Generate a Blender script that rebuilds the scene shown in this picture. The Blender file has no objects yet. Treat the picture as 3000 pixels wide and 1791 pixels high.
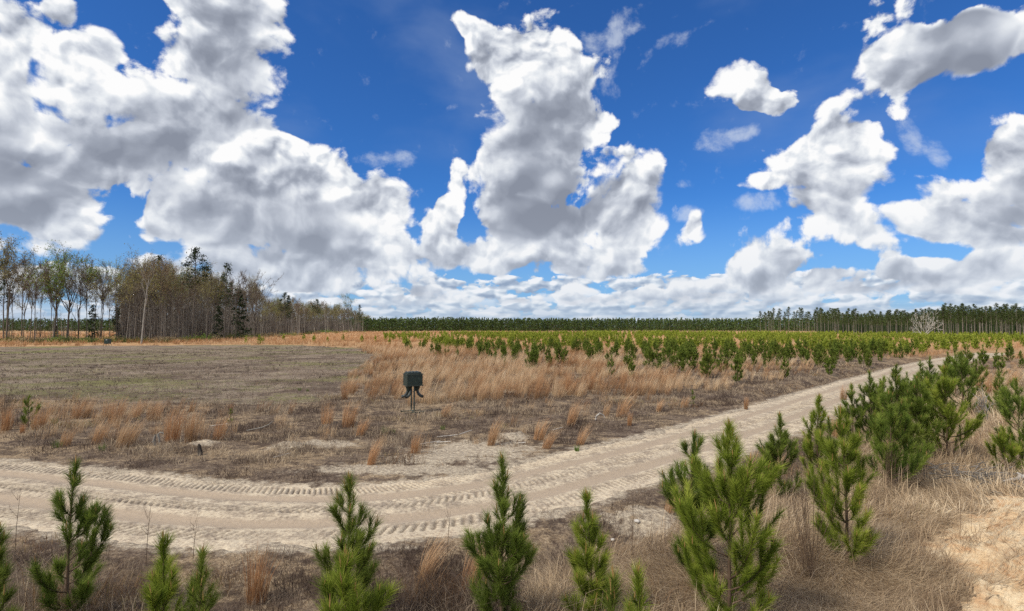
import bpy, math, random
import numpy as np
from mathutils import Vector, Matrix

# ------------------------------------------------------------------ camera
scene = bpy.context.scene
CAM_H = 4.0
FOC = 1500 / math.tan(math.radians(42.5))          # focal length in pixels of the 3000 px wide photograph
PITCH = math.atan(64.5 / FOC)
cam = bpy.data.cameras.new('camera')
cam_ob = bpy.data.objects.new('camera', cam)
scene.collection.objects.link(cam_ob)
cam.sensor_width = 36
cam.lens = 18 / math.tan(math.radians(42.5))
cam.clip_start = 0.1
cam.clip_end = 20000
cam_ob.location = (0, 0, CAM_H)
cam_ob.rotation_euler = (math.pi / 2 + PITCH, 0, 0)
scene.camera = cam_ob
scene.render.engine = 'CYCLES'
scene.cycles.use_denoising = False
scene.cycles.max_bounces = 5
scene.cycles.diffuse_bounces = 3
scene.cycles.glossy_bounces = 2
scene.cycles.transparent_max_bounces = 8
scene.view_settings.view_transform = 'Standard'
scene.view_settings.look = 'None'
scene.view_settings.exposure = 0.0
scene.view_settings.gamma = 1.0


def ray(px, py):
    X = (px - 1500) / FOC
    Y = (895.5 - py) / FOC
    c, s = math.cos(PITCH), math.sin(PITCH)
    return (X, c - s * Y, s + c * Y)


def G(px, py):
    """point of the flat ground seen at pixel px, py of the photograph"""
    d = ray(px, py)
    t = CAM_H / -d[2]
    return d[0] * t, d[1] * t


# ------------------------------------------------------------------ world: sky with cumulus clouds
SUN_EL, SUN_AZ = math.radians(48), math.radians(-125)   # azimuth measured from +Y towards +X
world = bpy.data.worlds.new('World')
scene.world = world
world.use_nodes = True
NT = world.node_tree
NT.nodes.clear()


class NB:
    def __init__(self, nt):
        self.nt = nt

    def put(self, node, i, v):
        if v is None:
            return
        if isinstance(v, bpy.types.NodeSocket):
            self.nt.links.new(v, node.inputs[i])
        else:
            node.inputs[i].default_value = v

    def m(self, op, a=None, b=None, c=None, clamp=False):
        n = self.nt.nodes.new('ShaderNodeMath')
        n.operation = op
        n.use_clamp = clamp
        for i, v in enumerate((a, b, c)):
            self.put(n, i, v)
        return n.outputs[0]

    def v(self, op, a=None, b=None, c=None, out=0):
        n = self.nt.nodes.new('ShaderNodeVectorMath')
        n.operation = op
        for i, v in enumerate((a, b, c)):
            self.put(n, i, v)
        return n.outputs[out]

    def scale(self, a, f):
        n = self.nt.nodes.new('ShaderNodeVectorMath')
        n.operation = 'SCALE'
        self.put(n, 0, a)
        self.put(n, 3, f)
        return n.outputs[0]

    def n(self, typ, props=None, out=0, **ins):
        n = self.nt.nodes.new(typ)
        for k, v in (props or {}).items():
            setattr(n, k, v)
        for k, v in ins.items():
            self.put(n, k.replace('_', ' '), v)
        return n.outputs[out]

    def ss(self, x, a, b, lo=0.0, hi=1.0):
        n = self.nt.nodes.new('ShaderNodeMapRange')
        n.interpolation_type = 'SMOOTHSTEP'
        for i, v in enumerate((x, a, b, lo, hi)):
            self.put(n, i, v)
        return n.outputs[0]

    def lin(self, x, a, b, lo=0.0, hi=1.0):
        n = self.nt.nodes.new('ShaderNodeMapRange')
        for i, v in enumerate((x, a, b, lo, hi)):
            self.put(n, i, v)
        return n.outputs[0]

    def mix(self, f, a, b, blend='MIX'):
        n = self.nt.nodes.new('ShaderNodeMix')
        n.data_type = 'RGBA'
        n.blend_type = blend
        for i, v in ((0, f), (6, a), (7, b)):
            self.put(n, i, v)
        return n.outputs[2]

    def noise(self, vec, scale, detail=3, rough=0.5, dist=0.0, dims='3D', out=0):
        return self.n('ShaderNodeTexNoise', {'noise_dimensions': dims}, out, Vector=vec, Scale=scale,
                      Detail=detail, Roughness=rough, Distortion=dist)

    def vor(self, vec, scale, detail=0, rough=0.5, feature='F1', dims='2D', out=0, smooth=None):
        kw = dict(Vector=vec, Scale=scale, Detail=detail, Roughness=rough)
        if smooth is not None:
            kw['Smoothness'] = smooth
        return self.n('ShaderNodeTexVoronoi', {'voronoi_dimensions': dims, 'feature': feature}, out, **kw)

    def ramp(self, fac, stops, interp='LINEAR'):
        n = self.nt.nodes.new('ShaderNodeValToRGB')
        cr = n.color_ramp
        cr.interpolation = interp
        while len(cr.elements) < len(stops):
            cr.elements.new(0.5)
        for e, (p, c) in zip(cr.elements, stops):
            e.position = p
            e.color = (*c, 1)
        self.put(n, 0, fac)
        return n.outputs[0]


def lin3(r, g, b):
    f = lambda c: (c / 255 / 12.92) if c / 255 <= 0.04045 else ((c / 255 + 0.055) / 1.055) ** 2.4
    return (f(r), f(g), f(b))


def c4(r, g, b):
    return (*lin3(r, g, b), 1.0)


# cumulus masses: where each stands in the sky (pixel, pixel), its two radii, how deep its grey base is
CLOUDS = [
    (60, 65, 120, 100, .15), (205, 35, 55, 50, 0), (285, 140, 85, 70, 0), (170, 235, 180, 140, .1),
    (585, 90, 120, 180, .15), (712, 190, 140, 220, .75), (660, -30, 190, 110, .4), (440, 320, 240, 160, .3),
    (240, 470, 290, 120, .95), (620, 390, 230, 100, .75), (40, 570, 190, 80, 1.0), (0, 290, 100, 190, .6),
    (225, 630, 130, 75, .25), (90, 700, 220, 50, .15), (110, 610, 120, 60, .5),
    (590, 610, 165, 135, .6), (770, 530, 170, 110, .3), (640, 470, 85, 48, -.35), (790, 432, 100, 42, -.5), (905, 455, 85, 48, -.4), (985, 535, 55, 60, -.4), (480, 620, 45, 60, -.3), (915, 505, 125, 95, .1), (808, 680, 320, 95, .85),
    (1110, 585, 95, 90, .0), (960, 610, 150, 130, .65), (1145, 672, 80, 70, .1), (1090, 750, 140, 40, .3),
    (1350, 510, 50, 55, 0), (1318, 600, 42, 85, .1), (1290, 685, 55, 50, .2),
    (1372, 58, 45, 36, 0), (1415, 90, 50, 45, 0), (1525, 650, 75, 60, 1.0), (1300, 640, 60, 60, .2), (1440, 120, 80, 90, 0), (1578, 110, 110, 95, 0), (1665, 220, 125, 90, .15),
    (1570, 330, 165, 130, .6), (1590, 440, 175, 120, .75), (1565, 600, 175, 120, 1.1), (1440, 540, 60, 130, .0),
    (1750, 345, 62, 60, 0), (1850, 490, 105, 85, .2), (1875, 620, 95, 120, .35), (1726, 690, 200, 80, .35),
    (1500, 215, 85, 70, .1), (1770, 585, 60, 60, .5),
    (1590, 765, 240, 55, .4), (1780, 775, 150, 45, .55), (1400, 745, 140, 60, .2), (1230, 745, 130, 50, .3),
    (2160, 245, 92, 80, .15), (2265, 290, 80, 52, .2), (2215, 265, 60, 60, 0), 
    (2018, 700, 48, 36, 0), (2030, 660, 22, 34, 0),
    (2595, 75, 90, 105, 0), (2570, 210, 115, 90, .3), (2740, 140, 190, 105, .95), (2930, 90, 190, 105, 1.0), (2660, 160, 110, 85, .6), (2840, 110, 140, 100, .95),
    (2655, 300, 40, 85, 0), (2483, 370, 130, 92, 0), (2360, 490, 165, 88, .05), (2480, 515, 150, 92, .35), (2560, 440, 80, 70, 0), (2440, 430, 100, 70, 0), (2470, 600, 90, 60, .35),
    (2240, 552, 75, 32, .1), (2375, 630, 110, 55, .45), (2735, 600, 145, 90, .1), (2200, 790, 90, 50, .0), (2630, 650, 220, 42, .5),
    (2820, 672, 190, 60, .5), (2955, 385, 85, 85, .1), (2930, 490, 130, 90, .4), (2960, 580, 130, 65, .9),
    (2240, 735, 100, 65, .0), (2430, 700, 95, 52, .2), (2290, 785, 180, 48, .4), (2580, 720, 75, 40, .2),
    (2930, 730, 140, 62, .2), (2930, 795, 180, 35, .6), (2570, 805, 210, 50, .25), (2780, 800, 170, 50, .25),
    (1640, 880, 130, 22, .25), (1860, 872, 120, 26, .2), (2000, 885, 100, 20, .3), (1300, 860, 160, 26, .25), (1100, 880, 120, 20, .3), (2215, 862, 24, 26, 0), (1700, 850, 50, 30, 0),
    (2350, 850, 150, 30, .25), (2600, 862, 130, 24, .3), (2850, 855, 170, 28, .25), (620, 860, 200, 30, .3), (2150, 885, 140, 18, .3), (1450, 890, 110, 18, .2),
    (700, 790, 330, 55, .4), (1000, 810, 300, 50, .3), (2070, 850, 260, 35, .1),
]
THIN = [(1130, 475, 70, 28), (1810, 75, 50, 50), (1955, 118, 45, 30), (2115, 412, 68, 36), (2205, 385, 40, 25),
        (1745, 170, 60, 90), (1990, 560, 30, 18), (2230, 610, 70, 25), (2680, 410, 30, 60), (2010, 640, 40, 20),
        (2740, 455, 28, 50)]


def sky_coord(px, py):
    x, y, z = ray(px, py)
    return math.atan2(x, y), z / math.hypot(x, y)


def build_sky():
    b = NB(NT)
    gen = b.n('ShaderNodeTexCoord', None, 0)
    d = b.v('NORMALIZE', gen)
    sep = NT.nodes.new('ShaderNodeSeparateXYZ')
    NT.links.new(d, sep.inputs[0])
    X, Y, Z = sep.outputs
    az = b.m('ARCTAN2', X, Y)
    hyp = b.m('SQRT', b.m('ADD', b.m('MULTIPLY', X, X), b.m('MULTIPLY', Y, Y)))
    el = b.m('DIVIDE', Z, b.m('MAXIMUM', hyp, 0.05))
    comb = NT.nodes.new('ShaderNodeCombineXYZ')
    NT.links.new(az, comb.inputs[0])
    NT.links.new(el, comb.inputs[1])
    p = comb.outputs[0]
    # the clear air
    sky = NT.nodes.new('ShaderNodeTexSky')
    sky.sky_type = 'NISHITA'
    sky.sun_disc = False
    sky.sun_elevation = SUN_EL
    sky.sun_rotation = SUN_AZ
    sky.air_density = 1.0
    sky.dust_density = 0.3
    sky.ozone_density = 2.2
    air = b.v('MULTIPLY', sky.outputs[0], (0.027, 0.066, 0.122))
    # soft wandering of the outlines, then billows
    w1 = b.noise(p, 5.0, 2, 0.5, dims='2D', out=1)
    pw = b.v('MULTIPLY_ADD', b.v('SUBTRACT', w1, (0.5, 0.5, 0.5)), (0.055, 0.055, 0), p)
    w2 = b.noise(p, 30.0, 2, 0.5, dims='2D', out=1)
    pb = b.v('MULTIPLY_ADD', b.v('SUBTRACT', w2, (0.5, 0.5, 0.5)), (0.018, 0.018, 0), pw)

    def billow(q):
        return b.vor(q, 16.0, 2.0, 0.5, 'F1')
    lightdir = (-0.006, 0.014, 0)
    n0 = billow(pb)
    n1 = billow(b.v('ADD', pb, lightdir))
    fine = b.noise(pw, 24.0, 7, 0.62, dims='2D')
    fine1 = b.noise(b.v('ADD', pw, (-0.005, 0.010, 0)), 24.0, 5, 0.62, dims='2D')
    broad = b.noise(p, 7.0, 3, 0.5, dims='2D')
    A = 0.0
    B = (0.0, 0.0, 0.0)
    for (cx, cy, rx, ry, dk) in CLOUDS:
        a0, e0 = sky_coord(cx, cy)
        a1, _ = sky_coord(cx + rx, cy)
        _, e1 = sky_coord(cx, cy - ry)
        ra, re = abs(a1 - a0) * 1.22, abs(e1 - e0) * 1.22
        q = b.v('MULTIPLY_ADD', pw, (1 / ra, 1 / re, 0), (-a0 / ra, -e0 / re, 0.01 * dk))
        r2 = b.v('DOT_PRODUCT', q, q, out=1)
        f = b.m('MAXIMUM', b.m('SUBTRACT', 1.0, r2), 0.0)
        A = b.m('ADD', f, A)
        B = b.v('ADD', b.scale(q, f), B)
    T = 0.0
    for (cx, cy, rx, ry) in THIN:
        a0, e0 = sky_coord(cx, cy)
        a1, _ = sky_coord(cx + rx, cy)
        _, e1 = sky_coord(cx, cy - ry)
        ra, re = abs(a1 - a0) * 1.4, abs(e1 - e0) * 1.4
        q = b.v('MULTIPLY_ADD', pw, (1 / ra, 1 / re, 0), (-a0 / ra, -e0 / re, 0))
        T = b.m('ADD', b.m('MAXIMUM', b.m('SUBTRACT', 1.0, b.v('DOT_PRODUCT', q, q, out=1)), 0.0), T)
    sb = NT.nodes.new('ShaderNodeSeparateXYZ')
    NT.links.new(B, sb.inputs[0])
    inv = b.m('DIVIDE', 1.0, b.m('MAXIMUM', A, 0.05))
    rely = b.m('MULTIPLY', sb.outputs[1], inv)
    relx = b.m('MULTIPLY', sb.outputs[0], inv)
    dark = b.m('MULTIPLY', b.m('MULTIPLY', sb.outputs[2], inv), 100.0)
    # clouds everywhere outside the photograph's view
    side = b.m('MAXIMUM', b.ss(b.m('ABSOLUTE', az), 0.80, 1.1), b.ss(el, 0.62, 0.85))
    dome = b.noise(d, 2.6, 4, 0.55)
    Aside = b.m('MULTIPLY', b.ss(dome, 0.36, 0.54, 0.0, 1.2), side)
    A2 = b.m('ADD', A, Aside)
    # D: how deep inside a cloud
    edge = b.m('MULTIPLY_ADD', b.m('SUBTRACT', fine, 0.5), 1.15, b.m('MULTIPLY', b.m('SUBTRACT', 0.42, n0), 0.8))
    D = b.m('ADD', b.m('SUBTRACT', b.m('MINIMUM', A2, 1.5), 0.24), edge)
    alpha = b.m('MULTIPLY', b.ss(D, 0.0, b.m('MULTIPLY_ADD', broad, 0.75, 0.0)), b.ss(A2, 0.0, 0.15))
    thick = b.ss(b.m('ADD', b.m('MULTIPLY', A2, 1.0), b.m('MULTIPLY', b.m('SUBTRACT', broad, 0.5), 0.8)), 0.3, 1.2)
    bump = b.m('MULTIPLY_ADD', b.m('SUBTRACT', n1, n0), 0.9, b.m('MULTIPLY', b.m('SUBTRACT', fine, fine1), 0.65))
    puff = b.m('MULTIPLY', b.m('SUBTRACT', fine, 0.5), 0.5)
    lum = b.m('MULTIPLY_ADD', b.m('MULTIPLY', dark, thick), -0.66, 0.93)
    lum = b.m('MULTIPLY_ADD', rely, 0.20, lum)
    lum = b.m('MULTIPLY_ADD', relx, -0.03, lum)
    vis = b.m('MAXIMUM', b.m('MULTIPLY_ADD', b.m('MULTIPLY', dark, thick), -0.85, 1.0), 0.15)
    lum = b.m('MULTIPLY_ADD', bump, vis, lum)
    lum = b.m('MULTIPLY_ADD', b.m('MULTIPLY', puff, vis), 0.2, lum)
    lum = b.m('MULTIPLY_ADD', b.m('SUBTRACT', broad, 0.5), 0.6, lum)
    folds = b.m('SUBTRACT', b.vor(b.v('ADD', pw, (-0.012, 0.026, 0)), 9.0, 1, 0.5, 'SMOOTH_F1', smooth=.7), b.vor(pw, 9.0, 1, 0.5, 'SMOOTH_F1', smooth=.7))
    lum = b.m('MULTIPLY_ADD', folds, 1.1, lum)
    lum = b.m('MULTIPLY_ADD', thick, -0.07, lum)
    lum = b.m('ADD', lum, 0.0, clamp=True)
    ccol = b.ramp(lum, [(0.0, lin3(138, 145, 160)), (0.32, lin3(163, 170, 184)), (0.6, lin3(200, 206, 217)),
                        (0.85, lin3(232, 236, 241)), (1.0, lin3(253, 253, 253))])
    # thin wisps
    ta = b.ss(b.m('MULTIPLY_ADD', b.m('SUBTRACT', fine, 0.52), 2.6, b.m('MINIMUM', T, 1.0)), 0.25, 1.5, 0, 0.55)
    cirrus = b.noise(b.v('MULTIPLY', pw, (3.0, 5.5, 1)), 1.0, 5, 0.5, dims='2D')
    cir = b.m('MULTIPLY', b.ss(cirrus, 0.45, 0.85, 0, 0.34), b.ss(el, 0.16, 0.42))
    air2 = b.mix(cir, air, c4(150, 170, 205))
    # pale air towards the horizon
    hz = b.ss(el, 0.0, 0.24, 0.62, 0.0)
    air3 = b.mix(hz, air2, c4(150, 192, 232))
    air4 = b.mix(ta, air3, c4(222, 230, 240))
    # rows of small cumulus close to the horizon
    sx = b.v('MULTIPLY', p, (1.0, 1.9, 1))
    q1 = b.v('ADD', sx, b.v('MULTIPLY', b.v('SUBTRACT', b.noise(sx, 28.0, 2, 0.5, dims='2D', out=1), (.5, .5, .5)), (0.02, 0.012, 0)))
    r1 = b.vor(q1, 15.0, 2.0, 0.5, 'F1')
    r1b = b.vor(b.v('ADD', q1, (-0.004, 0.010, 0)), 15.0, 2.0, 0.5, 'F1')
    rf = b.noise(q1, 30.0, 5, 0.6, dims='2D')
    cov = b.ss(el, 0.12, 0.07, 0.0, 1.0)
    rowD = b.m('ADD', b.m('MULTIPLY_ADD', b.m('SUBTRACT', rf, 0.5), 1.6, b.m('SUBTRACT', 0.50, r1)), b.m('MULTIPLY_ADD', cov, 1.35, -0.70))
    rowA = b.ss(rowD, 0.0, 0.25, 0.0, 0.93)
    rl = b.m('MULTIPLY_ADD', b.m('SUBTRACT', r1b, r1), 2.0, 0.62)
    rl = b.m('MULTIPLY_ADD', b.m('SUBTRACT', rf, 0.5), 0.9, rl, clamp=True)
    rcol = b.ramp(rl, [(0.0, lin3(150, 166, 190)), (0.5, lin3(190, 202, 218)), (0.8, lin3(222, 230, 238)), (1.0, lin3(246, 247, 250))])
    col = b.mix(rowA, air4, rcol)
    # streaky veil lowest down
    st = b.noise(b.v('MULTIPLY', p, (9.0, 110.0, 1)), 1.0, 4, 0.6, dims='2D')
    stc = b.ramp(st, [(0.3, lin3(160, 182, 208)), (0.5, lin3(184, 202, 222)), (0.7, lin3(222, 228, 236))])
    col = b.mix(b.ss(el, 0.055, 0.008, 0.0, 0.8), col, stc)
    # distance lightens the big clouds near the horizon
    ccol = b.mix(b.ss(el, 0.22, 0.04, 0.0, 0.35), ccol, c4(196, 208, 224))
    col = b.mix(b.m('MULTIPLY', alpha, b.ss(el, 0.02, 0.07)), col, ccol)
    bg = NT.nodes.new('ShaderNodeBackground')
    NT.links.new(col, bg.inputs[0])
    bg.inputs[1].default_value = 1.0
    out = NT.nodes.new('ShaderNodeOutputWorld')
    NT.links.new(bg.outputs[0], out.inputs[0])


build_sky()
world.cycles.sampling_method = 'NONE'

sun = bpy.data.lights.new('sun', 'SUN')
sun.energy = 4.8
sun.angle = math.radians(12)
sun.color = (1.0, 0.93, 0.82)
sun_ob = bpy.data.objects.new('sun', sun)
scene.collection.objects.link(sun_ob)
SUN_DIR = Vector((math.sin(SUN_AZ) * math.cos(SUN_EL), math.cos(SUN_AZ) * math.cos(SUN_EL), math.sin(SUN_EL)))
sun_ob.rotation_euler = SUN_DIR.to_track_quat('Z', 'Y').to_euler()
sun_ob.location = (0, -50, 100)
# ------------------------------------------------------------------ helpers
rng = np.random.default_rng(11)
random.seed(5)
COL = scene.collection


def hash2(ix, iy, seed):
    h = (ix.astype(np.int64) * 374761393 + iy.astype(np.int64) * 668265263 + seed * 974634777) & 0xFFFFFFFF
    h = ((h ^ (h >> 13)) * 1274126177) & 0xFFFFFFFF
    h = h ^ (h >> 16)
    return (h & 0xFFFFFF) / float(0xFFFFFF)


def vnoise(x, y, seed=0):
    x = np.asarray(x, float)
    y = np.asarray(y, float)
    ix, iy = np.floor(x), np.floor(y)
    fx, fy = x - ix, y - iy
    fx = fx * fx * (3 - 2 * fx)
    fy = fy * fy * (3 - 2 * fy)
    a, b_ = hash2(ix, iy, seed), hash2(ix + 1, iy, seed)
    c, d = hash2(ix, iy + 1, seed), hash2(ix + 1, iy + 1, seed)
    return (a * (1 - fx) + b_ * fx) * (1 - fy) + (c * (1 - fx) + d * fx) * fy - 0.5


def fbm(x, y, seed=0, n=3, r=0.5):
    s, a = 0.0, 1.0
    for i in range(n):
        s = s + a * vnoise(x, y, seed + i * 17)
        x, y, a = np.asarray(x) * 2.03 + 5.1, np.asarray(y) * 2.03 + 1.7, a * r
    return s


def sstep(x, a, b_):
    t = np.clip((x - a) / (b_ - a), 0, 1)
    return t * t * (3 - 2 * t)


def mesh_np(name, verts, faces, k, mat=None, attrs=None, smooth=False):
    """verts (n,3), faces flat index array of k-gons (or list of (array,k))"""
    me = bpy.data.meshes.new(name)
    if not isinstance(faces, list):
        faces = [(faces, k)]
    me.vertices.add(len(verts))
    me.vertices.foreach_set('co', np.ascontiguousarray(verts, dtype=np.float32).ravel())
    idx = np.concatenate([np.asarray(f).ravel() for f, _ in faces]).astype(np.int32)
    tot = np.concatenate([np.full(np.asarray(f).size // kk, kk, np.int32) for f, kk in faces])
    start = np.concatenate([[0], np.cumsum(tot)[:-1]]).astype(np.int32)
    me.loops.add(len(idx))
    me.loops.foreach_set('vertex_index', idx)
    me.polygons.add(len(tot))
    me.polygons.foreach_set('loop_start', start)
    me.polygons.foreach_set('loop_total', tot)
    if smooth:
        me.polygons.foreach_set('use_smooth', np.ones(len(tot), bool))
    for an, av in (attrs or {}).items():
        at = me.attributes.new(an, 'FLOAT', 'POINT')
        at.data.foreach_set('value', np.ascontiguousarray(av, dtype=np.float32))
    me.update(calc_edges=True)
    if mat is not None:
        me.materials.append(mat)
    return me


def link(name, data, loc=(0, 0, 0), rz=0.0, parent=None):
    o = bpy.data.objects.new(name, data)
    COL.objects.link(o)
    o.location = loc
    o.rotation_euler = (0, 0, rz)
    if parent is not None:
        o.parent = parent
    return o


def tag(o, label=None, cat=None, group=None, kind=None):
    for k_, v_ in (('label', label), ('category', cat), ('group', group), ('kind', kind)):
        if v_:
            o[k_] = v_
    return o


def material(name, rough=0.9, spec=0.2):
    m = bpy.data.materials.new(name)
    m.use_nodes = True
    nt = m.node_tree
    bs = nt.nodes['Principled BSDF']
    bs.inputs['Roughness'].default_value = rough
    bs.inputs['Specular IOR Level'].default_value = spec
    return m, NB(nt), bs


def setc(b, bs, col):
    b.put(bs, 'Base Color', col)


# ------------------------------------------------------------------ the lie of the land
ROAD_UP = [(-700, 1290), (-350, 1315), (0, 1345), (200, 1365), (400, 1393), (600, 1415), (830, 1430), (1050, 1425),
           (1250, 1405), (1327, 1390), (1530, 1352), (1750, 1312), (1931, 1274), (2172, 1215), (2413, 1140),
           (2534, 1108), (2660, 1075), (2745, 1055), (2850, 1037)]
ROAD_LO = [(-900, 1440), (-450, 1490), (0, 1545), (241, 1572), (483, 1600), (724, 1617), (965, 1614), (1207, 1596),
           (1448, 1558), (1569, 1526), (1810, 1448), (2000, 1375), (2180, 1306), (2400, 1215), (2510, 1170),
           (2640, 1115), (2740, 1077), (2800, 1062), (2900, 1045)]


def resample(pts, n):
    pts = np.array(pts, float)
    seg = np.hypot(*(pts[1:] - pts[:-1]).T)
    t = np.concatenate([[0], np.cumsum(seg)])
    # Catmull-like smoothing: dense linear, then box filter
    T = np.linspace(0, t[-1], 800)
    P = np.stack([np.interp(T, t, pts[:, i]) for i in (0, 1)], 1)
    kz = 41
    pad = np.concatenate([P[:1] + (np.arange(-20, 0)[:, None]) * (P[1] - P[0]), P, P[-1:] + (np.arange(1, 21)[:, None]) * (P[-1] - P[-2])])
    ker = np.hanning(kz + 2)[1:-1]
    ker /= ker.sum()
    P = np.stack([np.convolve(pad[:, i], ker, 'valid') for i in (0, 1)], 1)
    T2 = np.linspace(0, 799, n)
    return np.stack([np.interp(T2, np.arange(800), P[:, i]) for i in (0, 1)], 1)


_up = np.array([G(*p_) for p_ in ROAD_UP])
_lo = np.array([G(*p_) for p_ in ROAD_LO])
_mid = resample((_up + _lo) / 2, 400)
_tan = np.gradient(_mid, axis=0)
_tan /= np.hypot(_tan[:, 0], _tan[:, 1])[:, None]
_nor = np.stack([-_tan[:, 1], _tan[:, 0]], 1)          # towards the far side of the road
_wid = resample(np.stack([np.abs(((_up - _lo) * 1.0) @ np.array([0, 0])) * 0 + np.hypot(*(_up - _lo).T), np.zeros(len(_up))], 1), 400)
ROAD_S = np.concatenate([[0], np.cumsum(np.hypot(*(_mid[1:] - _mid[:-1]).T))])
HW = 1.95                                              # half width of the sandy bed


def road_coords(x, y):
    """signed distance across (far side positive) and distance along the road"""
    x = np.asarray(x, float)
    y = np.asarray(y, float)
    shp = x.shape
    x, y = x.ravel(), y.ravel()
    t = np.full(x.shape, 99.0)
    s = np.zeros(x.shape)
    near = np.where((y > 2) & (y < 90) & (x > -60) & (x < 110))[0]
    for c in range(0, len(near), 20000):
        id_ = near[c:c + 20000]
        dx = x[id_, None] - _mid[None, ::2, 0]
        dy = y[id_, None] - _mid[None, ::2, 1]
        k_ = np.argmin(dx * dx + dy * dy, 1) * 2
        ddx, ddy = x[id_] - _mid[k_, 0], y[id_] - _mid[k_, 1]
        t[id_] = ddx * _nor[k_, 0] + ddy * _nor[k_, 1]
        s[id_] = ROAD_S[k_] + ddx * _tan[k_, 0] + ddy * _tan[k_, 1]
    return t.reshape(shp), s.reshape(shp)


def poly_mask(x, y, poly):
    x = np.asarray(x, float)
    inside = np.zeros(x.shape, bool)
    n = len(poly)
    for i in range(n):
        x1, y1 = poly[i]
        x2, y2 = poly[(i + 1) % n]
        c = ((y1 > y) != (y2 > y)) & (x < (x2 - x1) * (y - y1) / (y2 - y1 + 1e-12) + x1)
        inside ^= c
    return inside


FIELD = [G(*p_) for p_ in [(-1500, 1022), (-400, 1018), (0, 1016), (500, 1012), (850, 1011), (1040, 1020), (1112, 1040), (1115, 1062),
                           (1075, 1090), (1052, 1140), (960, 1172), (760, 1190), (430, 1180), (200, 1168),
                           (-100, 1165), (-700, 1160), (-1500, 1150)]]
BANK = [G(*p_) for p_ in [(3250, 1395), (3010, 1425), (2890, 1475), (2790, 1545), (2740, 1590), (2770, 1640), (2800, 1800), (2790, 2000), (3600, 2000)]]
PUDDLE = G(2333, 1375)
SANDY = [(1400, 1320, 2.4, 1.2), (1260, 1345, 1.6, .6), (590, 1308, .55, .35), (838, 1315, .6, .5), (1490, 1148, 1.2, .9), (1500, 1290, .7, .5),
         (960, 1300, 1.2, .5), (1180, 1375, 3.0, .5), (1650, 1352, 1.4, .4), (1950, 1520, 1.5, .6)]


def dist_poly(x, y, poly):
    d = np.full(np.shape(x), 1e9)
    n = len(poly)
    for i in range(n):
        ax, ay = poly[i]
        bx, by = poly[(i + 1) % n]
        vx, vy = bx - ax, by - ay
        t = np.clip(((x - ax) * vx + (y - ay) * vy) / (vx * vx + vy * vy + 1e-9), 0, 1)
        d = np.minimum(d, np.hypot(x - ax - t * vx, y - ay - t * vy))
    return d


def bank_height(x, y):
    x = np.asarray(x, float)
    y = np.asarray(y, float)
    out = np.zeros(x.shape)
    w = (x > 2) & (x < 16) & (y > 1) & (y < 20)
    if w.any():
        ins = poly_mask(x[w], y[w], BANK)
        d = dist_poly(x[w], y[w], BANK)
        d = np.where(ins, d, -d) + 0.25 * fbm(x[w] * 1.3, y[w] * 1.3, 71)
        out[w] = 1.0 * sstep(d, -0.15, 2.2) + sstep(d, 0, .4) * (0.26 * fbm(x[w] * 2.2, y[w] * 2.2, 77, 5, .62) - .14 * np.abs(fbm(x[w] * 1.1 + y[w] * .6, y[w] * 1.6 - x[w] * .5, 79, 4, .6)))
    return out


def field_mask0(x, y):
    return poly_mask(np.asarray(x), np.asarray(y), FIELD).astype(float)


def height(x, y, raw=False):
    x = np.asarray(x, float)
    y = np.asarray(y, float)
    r = np.hypot(x, y)
    t, s = road_coords(x, y)
    h = 0.10 * fbm(x / 4.0, y / 4.0, 1) + 0.05 * fbm(x / 0.9, y / 0.9, 5) * sstep(r, 90, 50)
    h = h + 0.5 * fbm(x / 70.0, y / 70.0, 9) * sstep(r, 90, 260)
    fade = sstep(np.abs(t), 2.0, 4.5)
    h = h * (0.25 + 0.75 * fade)
    h = h + field_mask0(x, y) * .07 * fbm(x * .6, y * .6, 231, 3, .65)
    # shallow ditches both sides of the road
    h = h - 0.38 * np.exp(-((t + 3.6 + 0.5 * fbm(s / 6, s * 0, 21)) / 0.75) ** 2) * sstep(s, 12, 30)
    h = h - 0.30 * np.exp(-((t - 3.3) / 0.55) ** 2) * sstep(s, 38, 52)
    h = h + bank_height(x, y)
    for (px, py, rr, hh) in ((590, 1308, .6, .16), (838, 1318, .6, .22), (1500, 1285, .7, .16), (1940, 1520, .9, .15)):
        gx, gy = G(px, py)
        h = h + hh * np.exp(-(((x - gx) ** 2 + (y - gy) ** 2) / rr ** 2)) * (1 + 0.8 * fbm(x * 3, y * 3, 31))
    px_, py_ = PUDDLE
    h = h - 0.12 * np.exp(-(((x - px_) / .7) ** 2 + ((y - py_) / .9) ** 2))
    if not raw:
        h = h - 0.14 * sstep(np.abs(t) + 0.35 * fbm(x * 0.9, y * 0.9, 41, 4, .65), HW + 0.1, HW - 0.5) * sstep(s, -50, 0)
    return h


def H1(x, y):
    return float(height(np.array([x]), np.array([y]), raw=True)[0])


# ------------------------------------------------------------------ ground sheet and the fallow plot cut out of it
rad = np.concatenate([[0.01, 1.5], np.geomspace(3.0, 120, 560), np.geomspace(122, 6000, 150)])
azg = np.concatenate([np.linspace(-180, -56, 26)[:-1], np.linspace(-56, 56, 760), np.linspace(56, 180, 26)[1:-1]])
azg = np.radians(azg)
NR, NA = len(rad), len(azg)
RR, AA = np.meshgrid(rad, azg, indexing='ij')
GX, GY = RR * np.sin(AA), RR * np.cos(AA)
GZ = height(GX, GY)
V = np.stack([GX, GY, GZ], -1).reshape(-1, 3)
i0 = (np.arange(NR - 1)[:, None] * NA + np.arange(NA)[None, :])
i1 = (np.arange(NR - 1)[:, None] * NA + (np.arange(NA)[None, :] + 1) % NA)
Q = np.stack([i0, i1, i1 + NA, i0 + NA], -1).reshape(-1, 4)
cx, cy = V[Q].mean(1)[:, 0], V[Q].mean(1)[:, 1]


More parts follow.
